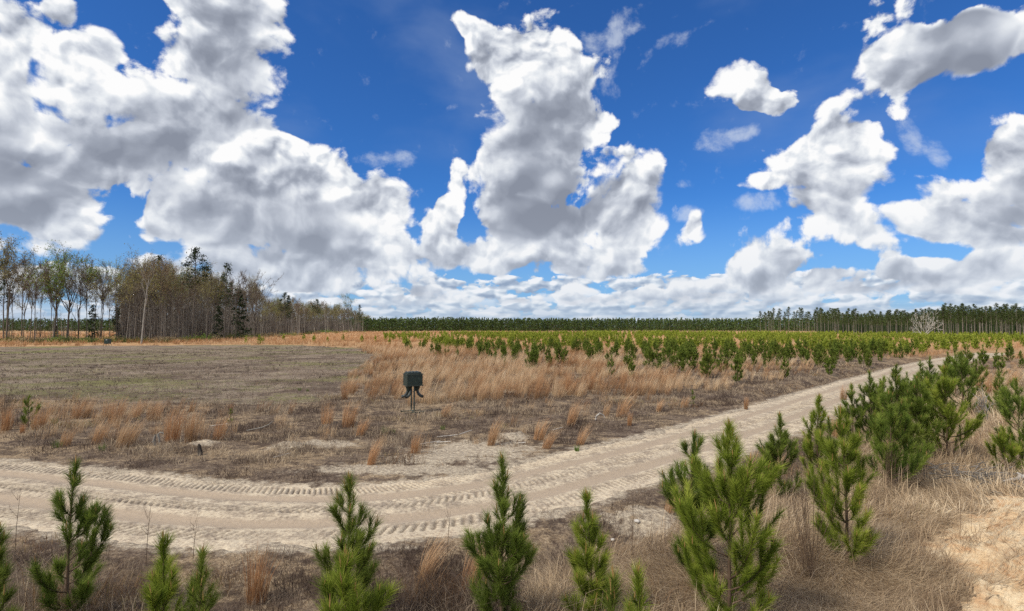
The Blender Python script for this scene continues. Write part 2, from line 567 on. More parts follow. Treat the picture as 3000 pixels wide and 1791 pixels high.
def field_mask(x, y):
    return poly_mask(np.asarray(x) + 2.4 * fbm(np.asarray(x) / 2.5, np.asarray(y) / 2.5, 61, 4, .65), np.asarray(y) + 2.2 * fbm(np.asarray(x) / 3, np.asarray(y) / 3, 63), FIELD)


def bank_mask(x, y):
    return poly_mask(np.asarray(x) + 0.75 * fbm(np.asarray(x) * 1.5, np.asarray(y) * 1.5, 65, 5, .7), np.asarray(y) + 0.6 * fbm(np.asarray(x) * 1.7, np.asarray(y) * 1.7, 67, 5, .7), BANK)


fm = field_mask(cx, cy) & (np.hypot(cx, cy) < 400)
bm = bank_mask(cx, cy) & (np.hypot(cx, cy) < 20)
tt, ss_ = road_coords(V[:, 0], V[:, 1])
sand = np.zeros(len(V))
for (px, py, rx, ry) in SANDY:
    gx, gy = G(px, py)
    sand = np.maximum(sand, np.exp(-(((V[:, 0] - gx) / rx) ** 2 + ((V[:, 1] - gy) / ry / 1.6) ** 2)))
edge_s = .8 * sstep(np.abs(tt), HW + .9, HW - 0.2) * sstep(ss_, -60, 0)
sand = np.maximum(sand, edge_s)
band = sstep(np.hypot(V[:, 0], V[:, 1]), 70, 140)
_sp = [G(*p_) for p_ in [(1480, 1830), (1560, 1700), (1760, 1590), (1960, 1530), (2120, 1440), (2300, 1370), (2440, 1290), (2600, 1190), (2720, 1120), (2860, 1085), (3100, 1075), (3500, 1100), (3500, 1900), (1500, 2000)]]
strawy = (poly_mask(V[:, 0] + .8 * fbm(V[:, 0] * .7, V[:, 1] * .7, 81), V[:, 1], _sp)).astype(float)


def dirt_material(name, which):
    m, b, bs = material(name, 0.95, 0.1)
    pos = b.n('ShaderNodeNewGeometry', None, 0)
    n1 = b.noise(pos, 0.35, 5, 0.6)
    n2 = b.noise(pos, 3.2, 6, 0.65)
    n3 = b.noise(pos, 16.0, 5, 0.7)
    at = b.n('ShaderNodeAttribute', {'attribute_name': 'sand'}, 2)
    if which == 'ground':
        base = b.ramp(n3, [(0.3, (0.055, 0.038, 0.028)), (0.5, (0.15, 0.108, 0.078)), (0.68, (0.30, 0.235, 0.165))])
        straw = b.ramp(n3, [(0.3, (0.12, 0.082, 0.05)), (0.5, (0.31, 0.225, 0.14)), (0.7, (0.52, 0.41, 0.27))])
        base = b.mix(b.ss(b.m('ADD', n1, b.m('MULTIPLY', n2, 0.6)), 0.72, 0.92), base, straw)
        base = b.mix(b.ss(b.m('ADD', b.noise(pos, 0.9, 4, .6), b.m('MULTIPLY', n2, 0.5)), 0.78, 0.66, 0, .65), base, (0.055, 0.036, 0.027, 1))
        base = b.mix(b.m('MULTIPLY', b.n('ShaderNodeAttribute', {'attribute_name': 'strawy'}, 2), .85), base, straw)
        far = b.n('ShaderNodeAttribute', {'attribute_name': 'far'}, 2)
        tan = b.ramp(n1, [(0.3, (0.24, 0.14, 0.075)), (0.5, (0.40, 0.24, 0.12)), (0.7, (0.46, 0.33, 0.18))])
        base = b.mix(far, base, tan)
        sc = b.ramp(b.noise(pos, 9.0, 6, 0.7), [(0.3, (0.16, 0.125, 0.095)), (0.46, (0.36, 0.295, 0.22)), (0.6, (0.56, 0.475, 0.35)), (0.75, (0.66, 0.58, 0.43))])
        k_ = b.ss(b.m('ADD', at, b.m('MULTIPLY', b.m('SUBTRACT', b.noise(pos, 2.2, 6, 0.72), 0.5), 2.2)), 0.35, 0.75)
        col = b.mix(k_, base, sc)
        bump_d = 0.05
    elif which == 'field':
        st = b.noise(b.v('MULTIPLY', b.n('ShaderNodeNewGeometry', None, 0), (0.16, 0.30, 1)), 1.0, 6, 0.7)
        soil = b.ramp(n3, [(0.32, (0.065, 0.044, 0.032)), (0.5, (0.18, 0.132, 0.096)), (0.66, (0.38, 0.30, 0.22))])
        pale = b.ramp(n3, [(0.3, (0.15, 0.112, 0.082)), (0.5, (0.29, 0.23, 0.17)), (0.7, (0.46, 0.38, 0.28))])
        green = b.ramp(n3, [(0.3, (0.07, 0.065, 0.026)), (0.5, (0.18, 0.175, 0.065)), (0.72, (0.34, 0.31, 0.14))])
        col = b.mix(b.ss(b.m('ADD', st, b.m('MULTIPLY', n2, .5)), 0.68, 0.86, 0, .9), soil, pale)
        col = b.mix(b.ss(b.m('ADD', b.noise(pos, 0.13, 5, .65), b.m('MULTIPLY', b.noise(pos, 1.1, 4, .6), .5)), 0.76, 0.66, 0, .6), col, (0.075, 0.05, 0.037, 1))
        g = b.ss(b.m('ADD', b.m('MULTIPLY', b.noise(b.v('MULTIPLY', pos, (0.055, 0.09, 1)), 1.0, 6, 0.7), 1.0), b.m('MULTIPLY', n2, 0.5)), 0.74, 0.88, 0, .85)
        col = b.mix(g, col, green)
        bump_d = 0.06
    else:
        rid = b.noise(b.v('MULTIPLY', pos, (2.2, 2.2, 6)), 1.0, 8, 0.72)
        col = b.ramp(rid, [(0.28, (0.44, 0.19, 0.085)), (0.38, (0.60, 0.37, 0.20)), (0.50, (0.70, 0.52, 0.32)), (0.64, (0.80, 0.66, 0.45))])
        col = b.mix(b.ss(b.noise(b.v('MULTIPLY', pos, (5, 9, 5)), 1.0, 6, .75), 0.56, 0.66, 0, .8), col, (0.22, 0.14, 0.085, 1))
        bump_d = 0.06
    setc(b, bs, col)
    bn = b.nt.nodes.new('ShaderNodeBump')
    bn.inputs['Strength'].default_value = 0.9
    bn.inputs['Distance'].default_value = bump_d
    b.put(bn, 'Height', b.m('ADD', n3, b.m('MULTIPLY', n2, 1.5)))
    b.put(bs, 'Normal', bn.outputs[0])
    return m


M_GROUND = dirt_material('dead_weeds_soil', 'ground')
M_FIELD = dirt_material('fallow_soil', 'field')
M_BANK = dirt_material('orange_clay', 'bank')


def submesh(name, mask, mat):
    q = Q[mask]
    used, inv = np.unique(q, return_inverse=True)
    me = mesh_np(name, V[used], inv.reshape(-1, 4), 4, mat, {'sand': sand[used], 'far': band[used], 'strawy': strawy[used]}, smooth=True)
    return link(name, me)


tag(submesh('ground', ~fm & ~bm, M_GROUND), kind='structure')
tag(submesh('fallow_field', fm, M_FIELD), kind='structure')
tag(submesh('clay_bank', bm, M_BANK), kind='structure')

# ------------------------------------------------------------------ the sand road with its ruts and tread marks
ns_near = 1700
s_end = ROAD_S[-1]
sg = np.concatenate([np.arange(8, 62, 0.032), np.geomspace(62, s_end, 420)[1:]]) if s_end > 62 else np.arange(8, s_end, .03)
tg = np.linspace(-HW - 0.75, HW + 0.75, 150)
Sg, Tg = np.meshgrid(sg, tg, indexing='ij')
mx = np.interp(Sg, ROAD_S, _mid[:, 0])
my = np.interp(Sg, ROAD_S, _mid[:, 1])
nx = np.interp(Sg, ROAD_S, _nor[:, 0])
ny = np.interp(Sg, ROAD_S, _nor[:, 1])
RX, RY = mx + nx * Tg, my + ny * Tg
hz = height(RX, RY, raw=True) - 0.02
wob = 0.10 * vnoise(Sg / 5, Sg * 0, 3)
T_ = Tg + wob
u = T_ / HW
# ruts at +-0.42, centre ridge, shoulders
rut = np.exp(-((u - 0.50) / 0.13) ** 2) + np.exp(-((u + 0.34) / 0.14) ** 2)
hz += -0.055 * rut + 0.035 * np.exp(-(u / 0.16) ** 2)


def lugs(center, half, period, slant, amp, phase, seed, s0, s1):
    c = center + 0.03 * vnoise(Sg / 3, Sg * 0, seed)
    across = sstep(np.abs(T_ - c), half, half * 0.72)
    ph = (Sg + slant * (T_ - c)) / period + phase + 0.25 * vnoise(Sg / 1.5, Sg * 0, seed + 5)
    wave = ph - np.floor(ph)
    bar = sstep(wave, 0.0, 0.10) * sstep(wave, 0.48, 0.34)
    life = np.clip(0.85 + 1.5 * fbm(Sg / 2.2, T_ / 0.7, seed + 9, 3), 0, 1)
    return -amp * across * bar * life * sstep(Sg, s0, s0 + 3) * sstep(Sg, s1, s1 - 8)


Z0 = hz.copy()
smooth_amt = np.clip(rut, 0, 1)
lug = lugs(1.58, 0.28, 0.17, 0.45, 0.042, 0.0, 111, 5, 45)
lug += lugs(-.02, 0.12, 0.19, 0.6, 0.035, 0.4, 126, 5, 60)
lug += lugs(0.60, 0.16, 0.20, 0.3, 0.035, 0.4, 121, 20, 60)
lug += lugs(0.12, 0.25, 0.19, -0.55, 0.044, 0.1, 131, 5, 52)
lug += lugs(-1.32, 0.28, 0.17, -0.35, 0.042, 0.2, 141, 5, 46)
hz = hz + lug
hz += 0.018 * fbm(RX * 7, RY * 7, 151, 4, .6) * (1 - 0.75 * smooth_amt)
hz += 0.03 * fbm(RX * 2.2, RY * 2.2, 161, 3) * (1 - smooth_amt) * sstep(np.abs(u), 0.5, 1.0)
eb = np.abs(Tg) + 0.55 * fbm(RX * 0.9, RY * 0.9, 41, 4, .65)
hz -= 0.22 * sstep(eb, HW - 0.15, HW + 0.75)
packed = np.clip(rut * 1.15, 0, 1) * (0.8 + 0.6 * vnoise(Sg / 2, T_ * 3, 8))
pale = sstep(np.abs(u), 0.62, 0.95)
Vr = np.stack([RX, RY, hz], -1).reshape(-1, 3)
n_s, n_t = Sg.shape
i0 = (np.arange(n_s - 1)[:, None] * n_t + np.arange(n_t - 1)[None, :])
Qr = np.stack([i0, i0 + n_t, i0 + n_t + 1, i0 + 1], -1).reshape(-1, 4)
Qr = Qr[:, ::-1] if True else Qr
m, b, bs = material('road_sand', 0.95, 0.12)
pos = b.n('ShaderNodeNewGeometry', None, 0)
n3 = b.noise(pos, 14.0, 6, 0.7)
nn = b.noise(pos, 2.0, 5, 0.7)
loose = b.ramp(b.m('ADD', b.m('MULTIPLY', n3, 0.7), b.m('MULTIPLY', nn, 0.3)), [(0.33, (0.19, 0.145, 0.105)), (0.43, (0.38, 0.305, 0.225)), (0.52, (0.55, 0.46, 0.335)), (0.68, (0.68, 0.585, 0.435))])
pack = b.ramp(n3, [(0.3, (0.33, 0.258, 0.185)), (0.7, (0.44, 0.352, 0.26))])
damp = b.ramp(n3, [(0.3, (0.17, 0.132, 0.10)), (0.5, (0.32, 0.26, 0.195)), (0.7, (0.46, 0.38, 0.29))])
lug_shade = b.ramp(n3, [(0.3, (0.10, 0.078, 0.06)), (0.7, (0.24, 0.19, 0.145))])
ap = b.n('ShaderNodeAttribute', {'attribute_name': 'packed'}, 2)
al = b.n('ShaderNodeAttribute', {'attribute_name': 'lug'}, 2)
apl = b.n('ShaderNodeAttribute', {'attribute_name': 'pale'}, 2)
mid_ = b.mix(b.ss(nn, 0.38, 0.56, 0, .9), damp, loose)
col = b.mix(apl, mid_, loose)
col = b.mix(b.ss(ap, 0.15, 0.6), col, pack)
col = b.mix(b.m('MULTIPLY', al, b.ss(nn, 0.25, 0.55, 0.45, 1.0)), col, lug_shade)  # dents coloured darker with depth, in place of shade in the relief
setc(b, bs, col)
bn = b.nt.nodes.new('ShaderNodeBump')
bn.inputs['Strength'].default_value = 0.5
bn.inputs['Distance'].default_value = 0.02
b.put(bn, 'Height', n3)
b.put(bs, 'Normal', bn.outputs[0])
me = mesh_np('road', Vr, Qr, 4, m, {'packed': packed.ravel(), 'lug': np.clip(-lug / 0.05, 0, 1).ravel(), 'pale': pale.ravel()}, smooth=True)
tag(link('road', me), kind='structure')

# puddle of sky-lit water in the ditch
pa = np.linspace(0, 2 * math.pi, 40, endpoint=False)
prr = 1 + 0.35 * vnoise(np.cos(pa) * 2 + 5, np.sin(pa) * 2 + 5, 3)
zz = H1(*PUDDLE) + 0.05
pv = np.stack([PUDDLE[0] + 0.42 * prr * np.cos(pa), PUDDLE[1] + 1.0 * prr * np.sin(pa), np.full(40, zz)], 1)
m, b, bs = material('still_water', 0.05, 0.5)
setc(b, bs, (0.05, 0.045, 0.035, 1))
me = mesh_np('water', pv, np.arange(40), 40, m)
tag(link('puddle', me), kind='structure')


# ------------------------------------------------------------------ plant materials
def plant_material(name, stops, tip=None, trans=0.25, objvar=0.0, rough=0.7, green=None, varcol=(0.25, 0.26, 0.05, 1)):
    m, b, bs = material(name, rough, 0.15)
    r_ = b.n('ShaderNodeAttribute', {'attribute_name': 'rnd'}, 2)
    col = b.ramp(r_, stops)
    if tip is not None:
        tp = b.n('ShaderNodeAttribute', {'attribute_name': 'tip'}, 2)
        col = b.mix(b.ss(tp, 0.2, 1.0), col, b.ramp(r_, tip))
    if green is not None:
        gr = b.n('ShaderNodeAttribute', {'attribute_name': 'green'}, 2)
        col = b.mix(gr, col, b.ramp(r_, green))
    if objvar:
        oi = b.nt.nodes.new('ShaderNodeObjectInfo')
        col = b.mix(b.lin(oi.outputs['Random'], 0.0, 1.0, 0.0, objvar), col, varcol)
    setc(b, bs, col)
    if trans:
        tr = b.nt.nodes.new('ShaderNodeBsdfTranslucent')
        b.put(tr, 0, col)
        mx_ = b.nt.nodes.new('ShaderNodeMixShader')
        mx_.inputs[0].default_value = trans
        b.nt.links.new(bs.outputs[0], mx_.inputs[1])
        b.nt.links.new(tr.outputs[0], mx_.inputs[2])
        out = [n for n in b.nt.nodes if n.type == 'OUTPUT_MATERIAL'][0]
        b.nt.links.new(mx_.outputs[0], out.inputs[0])
    return m


M_WEED = plant_material('dead_weeds', [(0.0, (0.080, 0.054, 0.041)), (0.35, (0.175, 0.128, 0.096)), (0.7, (0.33, 0.255, 0.185)), (1.0, (0.54, 0.43, 0.29))],
                        green=[(0.0, (0.20, 0.10, 0.04)), (0.5, (0.34, 0.20, 0.09)), (1.0, (0.22, 0.22, 0.06))])
M_STRAW = plant_material('matted_straw', [(0.0, (0.19, 0.125, 0.075)), (0.4, (0.42, 0.31, 0.195)), (0.8, (0.64, 0.50, 0.33)), (1.0, (0.80, 0.67, 0.48))])
M_BROOM = plant_material('broomsedge', [(0.0, (0.20, 0.115, 0.06)), (0.5, (0.42, 0.27, 0.15)), (1.0, (0.60, 0.45, 0.28))],
                         tip=[(0.0, (0.50, 0.235, 0.105)), (0.4, (0.70, 0.445, 0.245)), (1.0, (0.85, 0.67, 0.45))], objvar=0.38, varcol=(0.60, 0.27, 0.10, 1))
M_STUB = plant_material('stubble', [(0.0, (0.085, 0.06, 0.045)), (0.5, (0.19, 0.145, 0.11)), (1.0, (0.40, 0.33, 0.255))],
                        green=[(0.0, (0.07, 0.09, 0.025)), (0.6, (0.17, 0.20, 0.06)), (1.0, (0.30, 0.31, 0.11))])
M_NEEDLE = plant_material('pine_needles', [(0.0, (0.045, 0.078, 0.014)), (0.5, (0.125, 0.19, 0.028)), (1.0, (0.26, 0.34, 0.055))],
                          tip=[(0.0, (0.08, 0.13, 0.02)), (0.6, (0.21, 0.29, 0.045)), (1.0, (0.42, 0.47, 0.11))], trans=0.35, objvar=0.30)
M_NEEDLE_Y = plant_material('bright_pine_needles', [(0.0, (0.09, 0.13, 0.016)), (0.5, (0.20, 0.27, 0.03)), (1.0, (0.34, 0.40, 0.055))],
                            tip=[(0.0, (0.15, 0.20, 0.02)), (0.6, (0.32, 0.38, 0.05)), (1.0, (0.54, 0.53, 0.12))], trans=0.3)
M_NEEDLE_FAR = plant_material('tall_pine_needles', [(0.0, (0.022, 0.036, 0.012)), (0.5, (0.05, 0.075, 0.022)), (1.0, (0.10, 0.135, 0.04))], trans=0.2, objvar=0.2, varcol=(0.12, 0.13, 0.04, 1))
M_GREENGRASS = plant_material('green_grass', [(0.0, (0.05, 0.10, 0.015)), (1.0, (0.20, 0.28, 0.06))])


def bark_material(name, c0, c1, c2):
    m, b, bs = material(name, 0.9, 0.1)
    pos = b.n('ShaderNodeTexCoord', None, 3)
    n_ = b.noise(b.v('MULTIPLY', pos, (6.0, 6.0, 1.5)), 1.0, 5, 0.65)
    col = b.ramp(n_, [(0.3, c0), (0.5, c1), (0.7, c2)])
    setc(b, bs, col)
    return m


M_BARK = bark_material('pine_bark', (0.07, 0.045, 0.03), (0.14, 0.095, 0.065), (0.22, 0.155, 0.11))
M_BARK_GREY = bark_material('grey_bark', (0.06, 0.05, 0.042), (0.115, 0.10, 0.085), (0.19, 0.17, 0.145))
M_BARK_TALL = bark_material('tall_pine_bark', (0.15, 0.125, 0.105), (0.25, 0.215, 0.185), (0.36, 0.32, 0.28))
M_BARK_PALE = bark_material('pale_bark', (0.16, 0.145, 0.125), (0.27, 0.25, 0.22), (0.40, 0.375, 0.335))
M_BARK_WHITE = bark_material('white_bark', (0.42, 0.40, 0.36), (0.60, 0.58, 0.53), (0.74, 0.72, 0.66))
M_TWIG = plant_material('twigs', [(0.0, (0.06, 0.047, 0.037)), (0.6, (0.13, 0.102, 0.08)), (1.0, (0.22, 0.18, 0.145))], trans=0)
M_TWIG_PALE = plant_material('pale_twigs', [(0.0, (0.30, 0.28, 0.25)), (1.0, (0.62, 0.60, 0.55))], trans=0)
M_CANDLE = plant_material('pine_candles', [(0.0, (0.26, 0.13, 0.05)), (1.0, (0.48, 0.33, 0.13))], trans=0)
LEAF = {
    'olive': plant_material('olive_buds', [(0.0, (0.13, 0.125, 0.035)), (0.5, (0.25, 0.235, 0.07)), (1.0, (0.42, 0.38, 0.16))], trans=0.3),
    'red': plant_material('russet_buds', [(0.0, (0.16, 0.105, 0.06)), (0.5, (0.28, 0.21, 0.12)), (1.0, (0.42, 0.35, 0.20))], trans=0.3),
    'green': plant_material('fresh_leaves', [(0.0, (0.07, 0.12, 0.02)), (0.5, (0.16, 0.26, 0.05)), (1.0, (0.30, 0.40, 0.10))], trans=0.3),
    'lime': plant_material('lime_leaves', [(0.0, (0.17, 0.22, 0.06)), (0.5, (0.28, 0.34, 0.10)), (1.0, (0.42, 0.46, 0.18))], trans=0.3),
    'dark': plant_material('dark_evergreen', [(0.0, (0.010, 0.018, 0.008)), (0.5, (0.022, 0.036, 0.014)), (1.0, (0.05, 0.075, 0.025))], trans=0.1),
    'shrub': plant_material('shrub_leaves', [(0.0, (0.05, 0.06, 0.02)), (0.5, (0.10, 0.12, 0.035)), (1.0, (0.18, 0.20, 0.06))], trans=0.2),
}


# ------------------------------------------------------------------ mesh builders for plants
def unit(v):
    return v / (np.linalg.norm(v, axis=-1, keepdims=True) + 1e-9)


def blades_mesh(name, P, Hh, W, D, lean, rnd, mat, green=None, sag=0.0, segs=2):
    """P (n,3) roots, Hh rise, W width, D (n,2) lean direction, lean horizontal run"""
    n = len(P)
    a = rng.uniform(0, 2 * np.pi, n)
    wx, wy = np.cos(a) * W / 2, np.sin(a) * W / 2
    wv = np.stack([wx, wy, np.zeros(n)], 1)
    D3 = np.concatenate([D, np.zeros((n, 1))], 1)
    mid = P + D3 * (lean * 0.35)[:, None] + np.stack([np.zeros(n), np.zeros(n), Hh * (0.55 + sag)], 1)
    tip = P + D3 * lean[:, None] + np.stack([np.zeros(n), np.zeros(n), Hh], 1)
    verts = np.stack([P - wv, P + wv, mid + wv * 0.7, mid - wv * 0.7, tip], 1).reshape(-1, 3)
    base = np.arange(n)[:, None] * 5
    quads = base + np.array([0, 1, 2, 3])
    tris = base + np.array([3, 2, 4])
    at = {'rnd': np.repeat(rnd, 5), 'tip': np.tile([0, 0, .5, .5, 1], n)}
    if green is not None:
        at['green'] = np.repeat(green, 5)
    return mesh_np(name, verts, [(quads, 4), (tris, 3)], 0, mat, at)


def tufts(cx_, cy_, cz_, hh, nb, rad_, width, leanx, mat_name, mat, rn=None, lean_sd=0.12, spread=0.25):
    """many stems standing in tufts; arrays per tuft"""
    n = len(cx_)
    cnt = nb if isinstance(nb, np.ndarray) else np.full(n, nb)
    idx = np.repeat(np.arange(n), cnt)
    N_ = len(idx)
    a = rng.uniform(0, 2 * np.pi, N_)
    rr = np.sqrt(rng.uniform(0, 1, N_)) * rad_[idx]
    ox, oy = np.cos(a) * rr, np.sin(a) * rr
    P = np.stack([cx_[idx] + ox, cy_[idx] + oy, cz_[idx] - 0.02], 1)
    Hh = hh[idx] * rng.uniform(0.45, 1.06, N_)
    lx = leanx[idx] * Hh + ox / (rad_[idx] + 1e-6) * spread * Hh * rng.uniform(.2, 1, N_) + rng.normal(0, lean_sd, N_) * Hh
    ly = oy / (rad_[idx] + 1e-6) * spread * Hh * rng.uniform(.2, 1, N_) + rng.normal(0, lean_sd, N_) * Hh
    L = np.hypot(lx, ly) + 1e-6
    D = np.stack([lx / L, ly / L], 1)
    r0 = (rn[idx] if rn is not None else 0.5) + rng.uniform(-.15, .15, N_)
    return blades_mesh(mat_name, P, Hh, width[idx], D, L, np.clip(r0, 0, 1), mat)


class Tubes:
    def __init__(self):
        self.v, self.f, self.n = [], [], 0

    def add(self, pts, radii, sides=5):
        pts = np.asarray(pts, float)
        k_ = len(pts)
        tan_ = unit(np.gradient(pts, axis=0))
        ref = np.array([0.0, 0.0, 1.0]) if abs(tan_[0][2]) < 0.9 else np.array([1.0, 0.0, 0.0])
        a = unit(np.cross(tan_, ref))
        bb = np.cross(tan_, a)
        th = np.linspace(0, 2 * np.pi, sides, endpoint=False)
        ring = pts[:, None] + (a[:, None] * np.cos(th)[None, :, None] + bb[:, None] * np.sin(th)[None, :, None]) * np.asarray(radii)[:, None, None]
        self.v.append(ring.reshape(-1, 3))
        i = np.arange(k_ - 1)[:, None] * sides + np.arange(sides)[None]
        j = np.arange(k_ - 1)[:, None] * sides + (np.arange(sides)[None] + 1) % sides
        q = np.stack([i, j, j + sides, i + sides], -1).reshape(-1, 4) + self.n
        self.f.append(q)
        self.n += k_ * sides

    def mesh(self, name, mat, attrs=None):
        v = np.concatenate(self.v)
        f = np.concatenate(self.f)
        return mesh_np(name, v, f, 4, mat, attrs or {'rnd': rng.uniform(0, 1, len(v)), 'tip': np.zeros(len(v))}, smooth=True)


def tri_mesh(name, P0, P1, W, mat, rnd):
    """slender triangles from P0 (base) to P1 (tip)"""
    n = len(P0)
    ax = unit(P1 - P0)
    side = unit(np.cross(ax, unit(rng.normal(size=(n, 3))))) * (W / 2)[:, None]
    v = np.stack([P0 - side, P0 + side, P1], 1).reshape(-1, 3)
    return mesh_np(name, v, np.arange(3 * n), 3, mat, {'rnd': np.repeat(rnd, 3), 'tip': np.tile([0, 0, 1], n)})


def leaf_mesh(name, C, size, mat, rnd):
    n = len(C)
    a = unit(rng.normal(size=(n, 3)))
    c_ = unit(np.cross(a, rng.normal(size=(n, 3))))
    s = size[:, None]
    v = np.stack([C - a * s * .5, C + c_ * s * .42, C + a * s * .5 + c_ * s * .1], 1).reshape(-1, 3)
    return mesh_np(name, v, np.arange(3 * n), 3, mat, {'rnd': np.repeat(rnd, 3), 'tip': np.full(3 * n, .3)})


def sapling(seed, Ht, per_m, width, nlen, full=1.0, sides=6, bare_low=0.12, needle_from=0.2):
    """young pine: returns wood mesh, needle arrays, candle tubes"""
    R_ = np.random.default_rng(seed)
    tb = Tubes()
    shoots = []
    n = 12
    z = np.linspace(0, Ht, n)
    wob = np.cumsum(R_.normal(0, 0.006 * Ht, (n, 2)), 0) * np.linspace(0, 1, n)[:, None]
    trunk = np.stack([wob[:, 0], wob[:, 1], z], 1)
    trunk[0, 2] = -0.12
    tb.add(trunk, np.linspace(0.012 * Ht ** .8 + .004, 0.004, n), sides)
    shoots.append((trunk[-8:], 0.0, 1.0))
    shoots.append((trunk[-3:], 0.0, 1.0))
    cand = [trunk[-1]]
    zz_ = Ht * bare_low
    gap = 0.24
    while zz_ < Ht * 0.95:
        left = Ht - zz_
        k_ = R_.integers(3, 6) if left > 1.0 else R_.integers(3, 5)
        a0 = R_.uniform(0, 6.28)
        for q in range(k_):
            if R_.random() < 0.12:
                continue
            L = (0.05 + 0.44 * left ** 1.05 * min(1.0, .5 + zz_ / Ht * 1.4)) * R_.uniform(.5, 1.25) * full
            az = a0 + q * 6.283 / k_ + R_.normal(0, .25)
            e0 = math.radians(R_.uniform(8, 34) + 30 * zz_ / Ht)
            e1 = math.radians(R_.uniform(68, 92))
            m_ = 6
            es = np.linspace(e0, e1, m_)
            st = L / (m_ - 1)
            base = np.array([np.interp(zz_, z, trunk[:, 0]), np.interp(zz_, z, trunk[:, 1]), zz_ + R_.normal(0, .03)])
            pts = [base]
            for e in es[:-1]:
                az += R_.normal(0, .08)
                pts.append(pts[-1] + st * np.array([math.cos(az) * math.cos(e), math.sin(az) * math.cos(e), math.sin(e)]))
            pts = np.array(pts)
            tb.add(pts, np.linspace(0.004 + 0.009 * L, 0.003, m_), 4)
            shoots.append((pts, needle_from, 1.0))
            cand.append(pts[-1])
            ns_ = 0 if L < .22 else (2 if L < .4 else R_.integers(3, 6))
            for s_ in range(ns_):
                f_ = R_.uniform(.35, .8)
                i_ = int(f_ * (m_ - 1))
                b0 = pts[i_]
                a2 = az + R_.choice([-1, 1]) * R_.uniform(.5, 1.0)
                e2 = R_.uniform(.75, 1.35)
                L2 = L * R_.uniform(.25, .5)
                p2 = b0 + np.outer(np.linspace(0, L2, 4), [math.cos(a2) * math.cos(e2), math.sin(a2) * math.cos(e2), math.sin(e2)])
                p2[2:, 2] += [0.02, 0.05]
                tb.add(p2, np.linspace(.005, .0025, 4), 3)
                shoots.append((p2, 0.15, 1.0))
        zz_ += gap * R_.uniform(.7, 1.3) * (1.25 if left < .8 else 1.0)
    P0, P1, SR = [], [], []
    for pts, a, b__ in shoots:
        seg = np.linalg.norm(pts[1:] - pts[:-1], axis=1)
        cum = np.concatenate([[0], np.cumsum(seg)])
        Ls = cum[-1] * (b__ - a)
        k_ = max(3, int(Ls * per_m))
        t_ = np.sort(R_.uniform(a, b__, k_) ** 0.85) * cum[-1]
        c_ = np.stack([np.interp(t_, cum, pts[:, i]) for i in range(3)], 1)
        ti = np.clip(np.searchsorted(cum, t_) - 1, 0, len(seg) - 1)
        ax = unit(pts[ti + 1] - pts[ti])
        rd = unit(np.cross(ax, R_.normal(size=(k_, 3))))
        al = np.radians(R_.uniform(10, 44, k_))[:, None]
        d_ = unit(ax * np.cos(al) + rd * np.sin(al) - np.array([0, 0, .10]))
        P0.append(c_)
        SR.append(np.full(k_, R_.normal(.45, .24)) + np.linspace(-.15, .15, k_))
        P1.append(c_ + d_ * (nlen * R_.uniform(.6, 1.1, k_))[:, None])
    P0, P1 = np.concatenate(P0), np.concatenate(P1)
    rnd = np.clip(np.concatenate(SR) + R_.normal(0, .13, len(P0)), 0, 1)
    return tb, P0, P1, np.full(len(P0), width), rnd, cand


def sapling_meshes(seed, Ht, per_m, width, nlen, mat, candles=0, **kw):
    tb, P0, P1, W, rnd, cand = sapling(seed, Ht, per_m, width, nlen, **kw)
    wood = tb.mesh('pine_wood', M_BARK)
    need = tri_mesh('pine_needles', P0, P1, W, mat, rnd)
    cm = None
    if candles:
        R_ = np.random.default_rng(seed + 5)
        cm = [(c_, R_.uniform(.6, 1.5), R_.normal(0, .12), R_.normal(0, .12)) for c_ in [cand[0]] * 3 + [cand[i] for i in R_.choice(len(cand), min(candles, len(cand)), replace=False)]]
    return wood, need, cm


